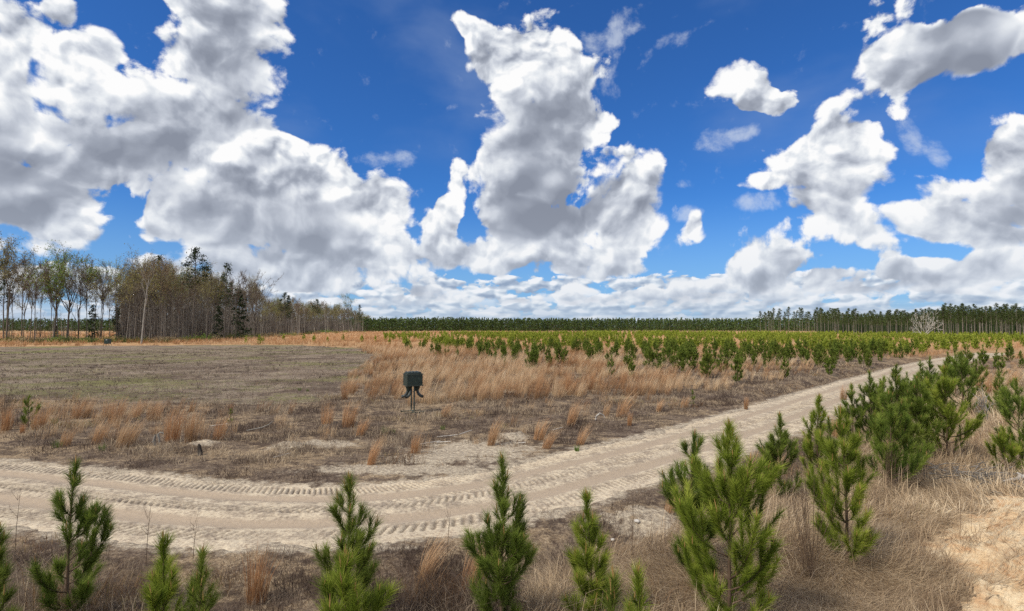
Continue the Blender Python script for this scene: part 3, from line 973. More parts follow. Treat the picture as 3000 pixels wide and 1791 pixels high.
def hardwood(seed, Ht, fork=0.45, spread=0.35, tr=0.16, leaf=0, leafmat=None, bark=None, twigmat=None, limbs=5, twigs=16, tw=0.035, leafsize=0.3, upright=0.5, sides=5, lean=0.0, droop=0.0):
    R_ = np.random.default_rng(seed)
    trunkT, limbT = Tubes(), Tubes()
    t0, t1, ends = [], [], []

    def grow(p, d, L, r0, lvl, T):
        n = 5 if lvl < 2 else 4
        pts = [p]
        dd = d
        for i in range(n - 1):
            dd = unit(dd + R_.normal(0, (.022 if lvl == 0 else .10 + .05 * lvl), 3) + np.array([0, 0, (.10 * upright) if lvl else .05]))
            pts.append(pts[-1] + dd * L / (n - 1))
        pts = np.array(pts)
        r1 = r0 * (.62 if lvl == 0 else .45)
        T.add(pts, np.linspace(r0, r1, n), sides if lvl == 0 else (4 if lvl == 1 else 3))
        return pts, dd, r1

    def rec(p, d, L, r, lvl):
        pts, dd, r1 = grow(p, d, L, r, lvl, limbT)
        if lvl >= 3:
            for _ in range(twigs):
                f_ = R_.uniform(.1, 1)
                i_ = min(int(f_ * 3), 2)
                b0 = pts[i_] + (pts[i_ + 1] - pts[i_]) * R_.random()
                td = unit(dd * .7 + R_.normal(0, .55, 3) + np.array([0, 0, .25 - droop]))
                l_ = R_.uniform(.5, 1.3) * Ht / 22
                t0.append(b0)
                t1.append(b0 + td * l_)
                ends.append(b0 + td * l_ * R_.uniform(.3, 1))
            return
        k_ = R_.integers(3, 5)
        for q in range(k_):
            f_ = R_.uniform(.35, 1.0) if q else 1.0
            i_ = min(int(f_ * (len(pts) - 1)), len(pts) - 2)
            b0 = pts[i_] + (pts[i_ + 1] - pts[i_]) * min(1, f_ * (len(pts) - 1) - i_)
            nd = unit(dd + R_.normal(0, .42, 3) + np.array([0, 0, .18 * upright]))
            rec(b0, nd, L * R_.uniform(.5, .78), max(r1 * .8, .02), lvl + 1)

    d0 = unit(np.array([lean + R_.normal(0, .04), R_.normal(0, .04), 1.0]))
    pts, dd, r1 = grow(np.array([0, 0, -.3]), d0, Ht * fork, tr, 0, trunkT)
    rest = Ht - pts[-1][2]
    for q in range(limbs):
        a = q * 6.283 / limbs + R_.normal(0, .4)
        sp = spread * R_.uniform(.4, 1.5)
        nd = unit(np.array([math.cos(a) * sp + lean, math.sin(a) * sp, 1.0]))
        f_ = 1.0 if q < 2 else R_.uniform(.55, 1.0)
        i_ = min(int(f_ * 4), 3)
        b0 = pts[i_] + (pts[i_ + 1] - pts[i_]) * min(1, f_ * 4 - i_)
        rec(b0, nd, rest * R_.uniform(.38, .52), r1 * R_.uniform(.55, .85), 1)
    t0_, t1_, en = np.array(t0), np.array(t1), np.array(ends)
    zmax = np.percentile(t1_[:, 2], 99)
    sc = Ht / zmax
    meshes = {}
    for T in (trunkT, limbT):
        T.v = [v * np.array([1, 1, sc]) for v in T.v]
    t0_, t1_, en = t0_ * [1, 1, sc], t1_ * [1, 1, sc], en * [1, 1, sc]
    meshes['trunk'] = trunkT.mesh('trunk', bark or M_BARK_GREY)
    meshes['limbs'] = limbT.mesh('limbs', bark or M_BARK_GREY)
    meshes['twigs'] = tri_mesh('twigs', t0_, t1_, np.full(len(t0_), tw), twigmat or M_TWIG, R_.uniform(0, 1, len(t0_)))
    if leaf:
        c_ = en[R_.integers(0, len(en), leaf)] + R_.normal(0, .35, (leaf, 3))
        meshes['leaves'] = leaf_mesh('leaves', c_, R_.uniform(.5, 1.3, leaf) * leafsize, leafmat, np.clip(R_.normal(.5, .27, leaf), 0, 1))
    return meshes


def tall_pine(seed, Ht, crown=0.40, cr=1.5, tr=0.15, clumps=26, per=26, size=0.42, bark=None, mat=None, cone=False, drop=0.0):
    R_ = np.random.default_rng(seed)
    T = Tubes()
    n = 9
    wob = np.cumsum(R_.normal(0, .004 * Ht, (n, 2)), 0)
    pts = np.stack([wob[:, 0], wob[:, 1], np.linspace(-.2, Ht * .98, n)], 1)
    T.add(pts, np.linspace(tr, tr * .25, n), 5)
    C = []
    for i in range(clumps):
        f_ = (i + R_.random()) / clumps
        z_ = Ht * (1 - crown + crown * f_)
        prof = (1 - f_) ** .8 if cone else math.sin(math.pi * min(1, .16 + .84 * f_)) ** .6 * (1.05 - .45 * f_)
        a = R_.uniform(0, 6.283)
        rr = cr * prof * R_.uniform(.25, 1.1)
        tx, ty = np.interp(z_, pts[:, 2], pts[:, 0]), np.interp(z_, pts[:, 2], pts[:, 1])
        e = np.array([tx + math.cos(a) * rr, ty + math.sin(a) * rr, z_ + rr * (.25 - drop)])
        T.add(np.array([[tx, ty, z_ - rr * .25], (np.array([tx, ty, z_]) + e) / 2, e]), [.045 * Ht / 20, .03 * Ht / 20, .015], 3)
        cs = max(.25, cr * .26 * R_.uniform(.6, 1.2) * (1.1 - .5 * f_))
        C.append(e + R_.normal(0, 1, (per, 3)) * [cs, cs, cs * .55])
    for _ in range(5):
        z_ = Ht * R_.uniform(.02, max(.05, 1 - crown)) if crown > .7 else Ht * R_.uniform(.3, 1 - crown)
        a = R_.uniform(0, 6.283)
        L = R_.uniform(.4, 1.1)
        b0 = np.array([np.interp(z_, pts[:, 2], pts[:, 0]), np.interp(z_, pts[:, 2], pts[:, 1]), z_])
        T.add(np.array([b0, b0 + [math.cos(a) * L, math.sin(a) * L, .1]]), [.03, .012], 3)
    C = np.concatenate(C)
    return {'trunk': T.mesh('trunk', bark or M_BARK_TALL),
            'crown': leaf_mesh('crown', C, R_.uniform(.6, 1.3, len(C)) * size, mat or M_NEEDLE_FAR, np.clip(R_.normal(.45, .28, len(C)), 0, 1))}


_ct = Tubes()
_ct.add(np.array([[0, 0, -.01], [.001, 0, .05], [0, .002, .10]]), [.007, .007, .002], 5)
CANDLE = _ct.mesh('candle', M_CANDLE)


def plant_thing(name, meshes, loc, rz, sc, label, cat, group=None, single=False):
    """a top-level Empty with each mesh as a part (limbs > twigs > leaves go under the crown)"""
    root = link(name, None, loc, rz)
    root.scale = sc if isinstance(sc, tuple) else (sc, sc, sc)
    tag(root, label, cat, group)
    for pn, me_ in meshes.items():
        if isinstance(me_, list):
            for (c_, l_, ax_, ay_) in me_:
                k_ = link('candle', CANDLE, tuple(c_), parent=root)
                k_.rotation_euler = (ax_, ay_, 0)
                k_.scale = (1, 1, l_)
        elif me_ is not None:
            link(pn, me_, parent=root)
    return root


# ------------------------------------------------------------------ ground cover
def scatter(n, r0, r1, p, az0=-47, az1=47):
    """n points between r0 and r1 metres with density falling as r**-p"""
    u_ = rng.uniform(0, 1, n)
    e = 2 - p
    r = (r0 ** e + u_ * (r1 ** e - r0 ** e)) ** (1 / e) if abs(e) > 1e-6 else r0 * (r1 / r0) ** u_
    a = np.radians(rng.uniform(az0, az1, n))
    return r * np.sin(a), r * np.cos(a), r


def sand_at(x, y):
    s = np.zeros(len(x))
    for (px, py, rx, ry) in SANDY:
        gx, gy = G(px, py)
        s = np.maximum(s, np.exp(-(((x - gx) / rx) ** 2 + ((y - gy) / ry / 1.6) ** 2)))
    return s


STRAW_POLY = [G(*p_) for p_ in [(1480, 1830), (1560, 1700), (1760, 1590), (1960, 1530), (2120, 1440), (2300, 1370), (2440, 1290), (2600, 1190), (2720, 1120), (2860, 1085), (3100, 1075), (3500, 1100), (3500, 1900), (1500, 2000)]]

# low dead weeds
x, y, r = scatter(400000, 6.2, 75, 1.5)
t, s = road_coords(x, y)
edge = np.abs(t) + 0.8 * fbm(x * 0.9, y * 0.9, 41, 4, .65)
verge = HW + 0.15 + 0.55 * vnoise(x * .5, y * .5, 51) + .3
keep = (edge > verge) & ~bank_mask(x, y)
keep &= ~(field_mask(x, y) & (rng.random(len(x)) > .08))
inst = poly_mask(x, y, STRAW_POLY)
keep &= ~(inst & (rng.random(len(x)) > .25))
keep &= rng.random(len(x)) > sand_at(x, y) * 1.15 - .1 + 1.0 * fbm(x * 1.2, y * 1.2, 58) * (sand_at(x, y) > .1)
clump = fbm(x * 1.1, y * 1.1, 55, 3)
keep &= ~((np.hypot(x - G(1209, 1207)[0], y - G(1209, 1207)[1]) < 1.15) & (rng.random(len(x)) > .12))
keep &= rng.random(len(x)) < np.clip(.72 + 1.3 * clump, .15, 1)
x, y, r, t, clump = x[keep], y[keep], r[keep], t[keep], clump[keep]
n = len(x)
z = height(x, y)
big = fbm(x * .45, y * .45, 57, 3)
ditch = np.exp(-((t + 3.3) / 1.5) ** 2)
hh = (0.06 + 0.17 * np.clip(.5 + 1.6 * clump, 0, 1.3) + .14 * np.clip(big, 0, 1) + .16 * ditch * np.clip(.4 + 2 * clump, 0, 1)) * rng.uniform(.5, 1.3, n) * (1 - .45 * np.exp(-((np.abs(t) - HW - .8) / .8) ** 2)) * (1 + .5 * sstep(-t, 3.0, 4.5) * sstep(r, 16, 11))
W = 0.0058 * np.maximum(1, r / 10) * rng.uniform(.7, 1.4, n)
a = rng.uniform(0, 2 * np.pi, n)
D = np.stack([np.cos(a), np.sin(a)], 1)
gr = (fbm(x * .35, y * .35, 59, 3) > .28) & (rng.random(n) < .5)
mid_n = fbm(x * 2.1, y * 2.1, 60, 2)
rn_ = np.clip(.42 + .8 * big - .4 * clump + .5 * mid_n + rng.normal(0, .22, n) + .12 * (r > 18) - .12 * (t < -2) * (r < 22), 0, 1)
lean_ = hh * rng.uniform(.1, 1.6, n)
me = blades_mesh('dead_weeds', np.stack([x, y, z - .01], 1), hh, W, D, lean_, rn_, M_WEED, green=gr * rng.uniform(.4, 1, n), sag=.1)
tag(link('dead_weeds', me), 'low grey brown dead weeds covering the ground along the sand road', 'weeds', kind='stuff')

# matted straw in the right foreground
x, y, r = scatter(420000, 5.6, 60, 1.6, -5, 50)
t, s = road_coords(x, y)
keep = poly_mask(x + .8 * fbm(x * .7, y * .7, 81), y, STRAW_POLY) & (np.abs(t) > HW + .6) & ~(bank_mask(x, y) & (rng.random(len(x)) > np.clip(-.12 + 1.3 * fbm(x * 1.4, y * 1.4, 88, 3), .0, .30)))
x, y, r = x[keep], y[keep], r[keep]
n = len(x)
z = height(x, y)
sw = fbm(x * .45, y * .45, 83, 3) * 5.5
a = sw + rng.normal(0, .55, n) + .4
D = np.stack([np.cos(a), np.sin(a)], 1)
mound = np.clip(.5 + 1.2 * fbm(x * .6, y * .6, 85, 3), 0, 1.2)
Ls = rng.uniform(.25, .75, n)
up = np.clip(rng.exponential(.20, n), .02, .9)
hh = Ls * up * (.5 + mound)
z = z + mound * .16 * rng.uniform(0, 1, n)
W = 0.0055 * np.maximum(1, r / 10) * rng.uniform(.7, 1.5, n)
rn_ = np.clip(.5 + .5 * fbm(x * .5, y * .5, 87, 3) + .5 * fbm(x * 3, y * 3, 89, 2) + rng.normal(0, .20, n), 0, 1)
me = blades_mesh('matted_straw', np.stack([x, y, z], 1), hh, W, D, Ls * np.sqrt(1 - np.minimum(up, .95) ** 2), rn_, M_STRAW, sag=.25)
tag(link('matted_straw', me), 'pale matted straw lying between the young pines and the clay bank', 'straw', kind='stuff')

# stubble and green shoots on the fallow plot
x, y, r = scatter(150000, 20, 125, 1.3, -50, 5)
keep = field_mask(x, y)
keep &= rng.random(len(x)) < np.clip(.55 + 1.6 * fbm(x * .35, y * .9, 91, 3), .1, 1)
x, y, r = x[keep], y[keep], r[keep]
n = len(x)
z = height(x, y)
hh = rng.uniform(.03, .12, n) * (1 + (rng.random(n) < .02) * 2.5)
W = 0.010 * np.maximum(1, r / 30) * rng.uniform(.7, 1.6, n)
a = rng.uniform(0, 2 * np.pi, n)
gr = np.clip((fbm(x * .05, y * .16, 93, 4) + .10) * 5, 0, .9) * (rng.random(n) < .7)
me = blades_mesh('stubble', np.stack([x, y, z - .01], 1), hh, W, np.stack([np.cos(a), np.sin(a)], 1), hh * rng.uniform(.2, 1.5, n), np.clip(rng.normal(.45, .28, n), 0, 1), M_STUB, green=gr)
tag(link('field_stubble', me), 'brown stubble and thin green shoots scattered over the fallow plot', 'stubble', kind='stuff')

# rough dark tufts and clods on the plot
x, y, r = scatter(5200, 24, 125, 1.2, -50, 5)
ok = field_mask(x + rng.normal(0, .8, len(x)), y + rng.normal(0, .8, len(x))) & (rng.random(len(x)) < np.clip(.5 + 1.5 * fbm(x * .15, y * .15, 94, 3), .05, 1))
x, y, r = x[ok], y[ok], r[ok]
n = len(x)
me = tufts(x, y, height(x, y), rng.uniform(.08, .26, n), np.full(n, 12), rng.uniform(.06, .25, n), .012 * np.maximum(1, r / 35), np.zeros(n), 'field_tufts', M_STUB, rn=rng.uniform(-.1, .55, n), lean_sd=.3, spread=.8)
tag(link('field_tufts', me), 'dark rough tufts and dead stalks scattered over the fallow plot', 'stubble', kind='stuff')

# broomsedge meadow
BROOM_A = [G(*p_) for p_ in [(1066, 1152), (1100, 1100), (1128, 1050), (1118, 1030), (1250, 1004), (1600, 1000), (2300, 1000), (2500, 1040), (2380, 1085), (2290, 1110), (2180, 1130), (1950, 1150), (1700, 1168), (1560, 1180), (1400, 1178), (1200, 1180), (1100, 1165)]]
x, y, r = scatter(15000, 18, 95, 1.0, -46, 42)
inA = poly_mask(x + 1.5 * fbm(x * .4, y * .4, 95), y + 2.5 * fbm(x * .3, y * .3, 97), BROOM_A)
t, s = road_coords(x, y)
strip = poly_mask(x, y, [G(*p_) for p_ in [(-200, 1180), (150, 1195), (420, 1190), (560, 1200), (700, 1230), (690, 1290), (400, 1300), (-200, 1290)]]) & (rng.random(len(x)) < .24)
_fd = dist_poly(x, y, FIELD)
thin = (rng.random(len(x)) < .05) | strip | ((_fd < 1.6) & (y > 35) & (rng.random(len(x)) < .5))
right = (x > 8) & (t < -6) & (r > 22) & (fbm(x * .25, y * .25, 99) > -.05)
ok = (inA & (rng.random(len(x)) < np.clip(.75 + 1.0 * fbm(x * .2, y * .2, 101) + 1.1 * fbm(x * .75, y * .5, 102, 2), .08, 1) * np.where(x > 12, .55, 1))) | thin | (right & (rng.random(len(x)) < .5))
ok &= (np.abs(t) > HW + 2.6) & (~field_mask(x, y) | ((_fd < 1.3) & (y > 35))) & (np.hypot(x - G(1208, 1206)[0], y - G(1208, 1206)[1]) > 2.2)
x, y, r, inA = x[ok], y[ok], r[ok], inA[ok]
n = len(x)
hue = np.clip(.50 + 1.1 * fbm(x * .22, y * .22, 103, 2) + rng.normal(0, .28, n) + (x > 10) * .12, 0, 1)
hh = np.where(inA, rng.uniform(.6, 1.35, n), rng.uniform(.35, .85, n)) * np.where(x > 12, .8, 1)
me = tufts(x, y, height(x, y), hh, np.clip(44 - r * .3, 14, 40).astype(int), rng.uniform(.10, .26, n), .006 * np.maximum(1, r / 22), np.full(n, .30) + rng.normal(0, .12, n), 'broomsedge', M_BROOM, rn=hue, lean_sd=.035, spread=.13)
tag(link('broomsedge_meadow', me), 'tall tan and orange broomsedge leaning to the right behind the green feeder', 'tall grass', kind='stuff')

# the same grass far out, among the planted pines and along the back edge of the plot
x, y, r = scatter(34000, 62, 480, 1.15, -50, 47)
fl = field_mask(x, y)
t, s = road_coords(x, y)
ok = ~fl & ~((r < 92) & (y < 75)) & (np.abs(t) > HW + 2) & (rng.random(len(x)) < np.clip(.62 + 1.2 * fbm(x * .05, y * .05, 105, 3), .15, 1))
x, y, r = x[ok], y[ok], r[ok]
n = len(x)
hue = np.clip(.42 + .8 * fbm(x * .06, y * .06, 107, 2) + rng.normal(0, .18, n), 0, 1)
me = tufts(x, y, height(x, y), rng.uniform(.7, 1.3, n) * np.where(x < 0, 1.15, .8), np.full(n, 11), rng.uniform(.3, .8, n), .05 * np.maximum(1, r / 140), np.full(n, .25), 'far_broomsedge', M_BROOM, rn=hue, lean_sd=.1, spread=.15)
tag(link('far_broomsedge', me), 'distant orange broomsedge growing in front of the woods and far pines', 'tall grass', kind='stuff')

# ------------------------------------------------------------------ single broomsedge clumps
clump_me = []
for i in range(8):
    R_ = np.random.default_rng(300 + i)
    k = 135
    clump_me.append(tufts(np.zeros(1), np.zeros(1), np.zeros(1), np.ones(1), k, np.array([.12 + .02 * (i % 3)]), np.array([.0075]), np.array([.10 + .09 * (i % 5)]), 'grass_stems', M_BROOM, rn=np.array([.30 + .09 * i]), lean_sd=.055, spread=.22))
CL = [(17, 1261, 72, 0, ''), (110, 1258, 70, 1, ''), (65, 1270, 32, 0, ''), (189, 1309, 66, 4, ''), (220, 1230, 58, 1, ''), (252, 1226, 60, 3, ''), (284, 1303, 84, 4, ''),
      (335, 1243, 78, 1, ''), (310, 1226, 62, 2, ''), (363, 1312, 100, 4, ''), (439, 1233, 60, 1, ''), (462, 1230, 60, 6, ''), (501, 1298, 114, 1, ''),
      (557, 1303, 88, 0, ''), (639, 1292, 78, 2, ''), (1018, 1252, 80, 1, ''), (957, 1240, 62, 5, ''), (1056, 1275, 55, 2, ''), (1009, 1173, 48, 0, ''),
      (1028, 1158, 54, 1, ''), (1086, 1362, 80, 3, ''), (1213, 1327, 60, 1, ''), (1438, 1306, 86, 3, ''), (1577, 1292, 66, 2, ''), (1600, 1315, 62, 4, ''),
      (1670, 1248, 82, 3, ''), (1699, 1302, 62, 4, ''), (1818, 1222, 78, 4, ''), (1844, 1248, 46, 0, ''), (1775, 1222, 46, 2, ''), (1928, 1206, 38, 3, ''),
      (2002, 1199, 38, 2, ''), (1664, 1151, 56, 0, ''), (2185, 1199, 42, 0, ''), (1300, 1222, 48, 4, ''), (750, 1735, 165, 0, ''), (1244, 1668, 128, 3, ''),
      (1376, 1690, 175, 4, ''), (2213, 1412, 150, 2, ''), (2451, 1264, 70, 5, ''), (1960, 1485, 70, 4, ''), (150, 1216, 45, 5, ''), (400, 1225, 52, 5, ''),
      (2470, 1170, 46, 0, ''), (2600, 1330, 60, 3, ''), (2905, 1160, 80, 1, ''), (2860, 1140, 70, 2, ''), (2960, 1135, 70, 4, '')]
side_word = lambda p_: 'far left' if p_ < 500 else 'left' if p_ < 1000 else 'middle' if p_ < 2000 else 'right' if p_ < 2500 else 'far right'
CL_LAB = ['thin orange grass clump at the left edge beyond the road', 'upright orange grass clump just right of the far left small pine', 'short stubby orange tuft in front of the far left small pine',
          'orange grass clump leaning right, nearest the road on the far left', 'orange clump left of centre in the back row along the plot edge', 'rusty clump leaning right in the back row by the plot edge',
          'leaning rust coloured clump third back from the road edge on the left', 'tall twin rusty clump standing behind the leaning ones', 'faint orange clump beside the tall twin rusty clump',
          'broad bushy orange clump leaning right, left of the white stump', 'slim pale orange clump behind the white stump', 'pale orange clump right behind the white stump',
          'tallest upright rust orange clump right of the white stump', 'upright orange clump behind the dark charred stump', 'slim orange clump beside the tiny pine left of centre',
          'bright orange clump left of the green feeder, widest there', 'pale straw clump left of the orange one near the feeder', 'thin pale clump leaning right in front of the orange one',
          'small upright clump at the near corner of the fallow plot', 'upright clump at the plot edge left of the feeder', 'slender orange clump leaning over the near verge below the feeder',
          'thin orange clump on the pale sand patch', 'upright tan clump at the right end of the pale sand patch', 'tan clump left of the pair close to the road', 'low tan clump leaning right close to the road',
          'tall thin tan clump right of the meadow gap', 'tan clump strongly leaning right nearest the road in the middle', 'wispy tall clump leaning right between meadow and road',
          'small upright wisp beside the wispy tall clump', 'two forked stems tuft beside the pale driftwood', 'short tan tuft near the small pine by the meadow', 'small pale tuft left of the single small pine by the meadow',
          'dense orange clump at the front of the meadow', 'small bright tan tuft at the right verge ditch', 'straw clump leaning right just right of the green feeder', 'reddish brown tall clump in the left foreground weeds',
          'sparse pale orange clump in the foreground left of the centre pine', 'long orange clump half hidden behind the foreground centre pine', 'full tan clump beside the road left of the row of pines',
          'tan clump between two pines beside the road', 'flattened tan clump on the near verge by the weeds', 'pale clump in the back row far left', 'pale wispy clump behind the bushy orange clump',
          'small tan tuft where the road narrows behind pines', 'low tan tuft between the big pines at right', 'orange tan clump right of the pine row', 'upright tan clump behind the orange one right of the pine row', 'tan clump near the far right edge behind pines']
for i, (px, py, hp, v, _) in enumerate(CL):
    gx, gy = G(px, py)
    hgt = hp * gy / FOC
    o = link('broomsedge_clump', clump_me[v], (gx, gy, H1(gx, gy)), random.uniform(-.35, .35))
    w_ = hgt * random.uniform(1.1, 1.6)
    hgt *= 1.1
    o.scale = (w_, w_, hgt)
    tag(o, CL_LAB[i], 'grass clump', 'single broomsedge clumps')

# small green tufts
gt = [(168, 1312, 28), (300, 1322, 26), (1297, 1258, 16), (1150, 1268, 18), (1127, 1270, 26), (1690, 1320, 20), (878, 1146, 12), (902, 1148, 10), (160, 1240, 20)]
gl = ['green grass tuft beside the leaning orange clump nearest the road', 'green grass tuft at the foot of the third leaning clump', 'small green tuft right of the feeder on bare soil',
      'low green weed in front of the feeder', 'small bright green shoot in front of the feeder, left side', 'green tuft near the road verge in the middle', 'dark green weed on the plot left of the feeder, left one', 'dark green weed on the plot left of the feeder, right one', 'green weed tuft right of the far left small pine']
for (px, py, hp), lb in zip(gt, gl):
    gx, gy = G(px, py)
    hgt = hp * gy / FOC
    me = tufts(np.zeros(1), np.zeros(1), np.zeros(1), np.array([hgt]), 60, np.array([hgt * .35]), np.array([.010]), np.zeros(1), 'blades', M_GREENGRASS, rn=np.array([.5]), spread=.5)
    tag(link('green_tuft', me, (gx, gy, H1(gx, gy))), lb, 'grass tuft', 'small green tufts')

# ------------------------------------------------------------------ young pines close by
NEAR = [  # tip px, tip py, base py, fullness, bright, label
    (195, 1364, 1815, 1.2, 0, 'whole young pine standing alone in the left foreground weeds'),
    (-18, 1557, 1900, 1.0, 0, 'young pine cut off by the left edge of the picture'),
    (477, 1581, 1960, 1.25, 1, 'low bright pine tip left of centre at the bottom edge'),
    (580, 1625, 1990, .7, 0, 'darker pine shoots right beside the low bright pine tip'),
    (1022, 1405, 1850, 1.05, 0, 'pine with a long bare reddish leader in front of the road tracks'),
    (1010, 1640, 2200, 1.35, 1, 'bright bushy pine with orange candles at the bottom edge, nearest of all'),
    (1468, 1345, 1840, 1.0, 0, 'tall dense dark pine in the centre foreground'),
    (1734, 1454, 1830, 1.0, 1, 'slender bright pine right of the centre foreground pine'),
    (1795, 1710, 2300, .85, 0, 'small pine tip poking up at the bottom, left one of two'),
    (1885, 1680, 2200, .85, 1, 'small pine tip poking up at the bottom, right one of two'),
    (2022, 1279, 1690, 1.25, 0, 'dark pine left behind the largest foreground pine'),
    (2137, 1250, 1880, 1.45, 1, 'largest foreground pine with orange candles and a long spire'),
    (2288, 1219, 1465, .95, 0, 'slim dark pine beside the puddle, left of it'),
    (2397, 1164, 1385, .95, 1, 'pine just behind the puddle beside the road'),
    (2482, 1207, 1655, 1.3, 1, 'yellow green pine standing in the straw at right'),
    (2553, 1092, 1290, 1.05, 0, 'tall dark pine at the head of the row where it meets the road'),
    (2612, 1160, 1430, 1.45, 0, 'broad bushy pine with dry stems in front of it'),
    (2632, 1074, 1310, 1.1, 0, 'dark pine in the row behind the broad bushy pine'),
    (2690, 1110, 1350, 1.1, 0, 'pine squeezed between the bushy pine and the big bright one'),
    (2775, 1080, 1350, 1.25, 1, 'big dense bright pine at the right end of the near row'),
    (2727, 1047, 1195, 1.1, 0, 'rounded dark pine right beside the road bend'),
    (2822, 1035, 1215, 1.2, 0, 'dense dark pine behind the big bright one'),
    (2946, 1255, 1395, 1.35, 1, 'low spreading yellow green pine above the clay bank'),
    (2990, 1115, 1370, 1.2, 0, 'dark pine at the right edge behind the low yellow one'),
    (2935, 1090, 1230, 1.0, 0, 'dark pine behind the bare white branches'),
    (82, 1165, 1250, 1.1, 0, 'single small pine among orange grass at the far left'),
    (675, 1200, 1240, .7, 0, 'tiny pine seedling beside a slim orange clump'),
    (2030, 1145, 1190, .9, 0, 'single small pine in the weeds near the meadow front'),
    (2865, 1055, 1165, 1.1, 0, 'dark pine in the row beyond the dense one'),
    (2780, 1032, 1130, 1.1, 0, 'pine beyond the road bend in the near row'),
    (2660, 1095, 1250, 1.1, 0, 'pine half hidden in the middle of the near row'),
    (2500, 1130, 1290, 1.0, 0, 'small pine left of the head of the row beside the road'),
    (2590, 1105, 1262, 1.0, 1, 'bright pine just right of the tall dark one at the head of the row'),
    (2650, 1180, 1400, 1.0, 0, 'pine filling the gap right of the broad bushy pine'),
    (2745, 1130, 1290, 1.1, 0, 'dark pine directly behind the big dense bright pine'),
    (2800, 1020, 1165, 1.1, 0, 'slim dark pine further back in the near row'),
    (2835, 1010, 1120, 1.1, 0, 'small dark pine where the near row nears the road end'),
    (2700, 1060, 1215, 1.1, 0, 'dark pine left of the rounded one by the road bend'),
    (2440, 1230, 1420, .8, 0, 'small dark pine behind the yellow green one'),
]
for i, (px, ty, by, full, br, lb) in enumerate(NEAR):
    gx, gy = G(px, by)
    z0 = H1(gx, gy)
    d_ = ray(px, ty)
    ztip = CAM_H + d_[2] * gy / d_[1]
    Ht = max(.25, ztip - z0)
    r = math.hypot(gx, gy)
    if r < 14:
        pm, wd, cn = 560, .0060, 22
    elif r < 24:
        pm, wd, cn = 300, .0095, 8
    else:
        pm, wd, cn = 170, .012, 0
    nl = .185 if Ht > 1 else .14
    wood, need, cm = sapling_meshes(900 + i, Ht, pm, wd, nl, M_NEEDLE_Y if br else M_NEEDLE, candles=cn * (2 if br else 1), full=full * (.86 if r < 14 else 1.05), bare_low=.06 if i not in (4,) else .05, needle_from=.12)
    plant_thing('young_pine', {'trunk': wood, 'needles': need, 'candles': cm}, (gx, gy, z0), 0, 1, lb, 'young pine', 'young planted pines')

# ------------------------------------------------------------------ planted pines in the field
mid_me = [sapling_meshes(1200 + i, 2.3, 105, .024, .22, M_NEEDLE, full=.72 + .16 * (i % 3), sides=4, bare_low=.05, needle_from=.05) for i in range(9)]
far_me = []
for i in range(6):
    tb, P0, P1, W, rnd, _ = sapling(1300 + i, 2.3, 9, .13, .36, bare_low=.05, needle_from=.0)
    far_me.append((P0, P1, W, rnd))
PB = [G(*p_) for p_ in [(1195, 1035), (1180, 1015), (1230, 1000), (3600, 1000), (3600, 1030), (2950, 1022), (2760, 1032), (2560, 1062), (2300, 1098), (2120, 1096), (1850, 1092), (1620, 1082), (1420, 1062), (1260, 1044)]]
cand = []
for j in range(0, 110):
    yy = 44 + j * 2.7
    for i_ in range(-60, 140):
        xx = i_ * 2.2 + (yy * .21) + random.gauss(0, .35)
        yj = yy + random.gauss(0, .35)
        az_ = math.degrees(math.atan2(xx, yj))
        if az_ < -13 or az_ > 46:
            continue
        inside = poly_mask(np.array([xx]), np.array([yj]), PB)[0]
        rr = math.hypot(xx, yj)
        left_sparse = (az_ < -7) and yj > 118
        if not inside and not (rr > 130) or (left_sparse and random.random() < .55):
            continue
        gapn = fbm(np.array([xx / 9]), np.array([yj / 14]), 111, 2)[0]
        if random.random() < (.45 if rr < 62 else .36 if rr < 90 else .60 if rr < 135 else .75) - 1.2 * gapn:
            continue
        cand.append((rr, xx, yj))
# further saplings along the far side of the road and the right-hand block
for (px, py) in [(2160, 1120), (2365, 1072), (2400, 1078), (2440, 1084), (2455, 1100), (2520, 1068), (2545, 1075), (2580, 1060), (2640, 1052), (2700, 1040), (2660, 1040), (2560, 1045), (2490, 1050),
                 (2880, 1095), (2920, 1080), (2960, 1062), (2990, 1050), (2850, 1040), (2900, 1040), (2960, 1035), (2995, 1080), (2935, 1110), (2420, 1105), (2300, 1108), (2430, 1098),
                 (1265, 1038), (1290, 1046), (1240, 1030), (1340, 1052), (1480, 1078), (1560, 1090), (1850, 1108), (1790, 1100), (2070, 1110), (1100, 1003), (1130, 1000), (1060, 1004), (1005, 1002), (960, 1003), (830, 1000), (770, 1006), (760, 1010), (720, 1008), (890, 1001), (920, 1004)]:
    gx, gy = G(px, py)
    cand.append((math.hypot(gx, gy), gx, gy))
cand = [c_ for c_ in cand if abs(float(road_coords([c_[1]], [c_[2]])[0][0])) > HW + 2.0]
cand.sort()
IND = 255
for i, (rr, xx, yy) in enumerate(cand[:IND]):
    z0 = H1(xx, yy)
    wood, need, _ = mid_me[i % 9]
    sc = random.choice([.5, .65, .8, .9, 1.0, 1.05]) * random.uniform(.9, 1.08)
    px_ = 1500 + FOC * xx / yy
    row = 'front' if rr < 62 else 'second' if rr < 75 else 'third' if rr < 88 else 'back'
    where = ('behind the orange meadow left part' if px_ < 1500 else 'behind the middle of the tan meadow' if px_ < 1900 else 'behind the right end of the meadow' if px_ < 2300 else 'on the far side of the sand road' if px_ < 2600 else 'at the far right beyond the road')
    size = 'small' if sc < .75 else 'medium' if sc < .95 else 'tall'
    plant_thing('young_pine', {'trunk': wood, 'needles': need}, (xx, yy, z0 - .03), random.uniform(0, 6.28), (sc * random.uniform(.9, 1.15), sc * random.uniform(.9, 1.15), sc),
                '%s dark pine in %s plantation rows, %s' % (size, row, where), 'young pine', 'young planted pines')
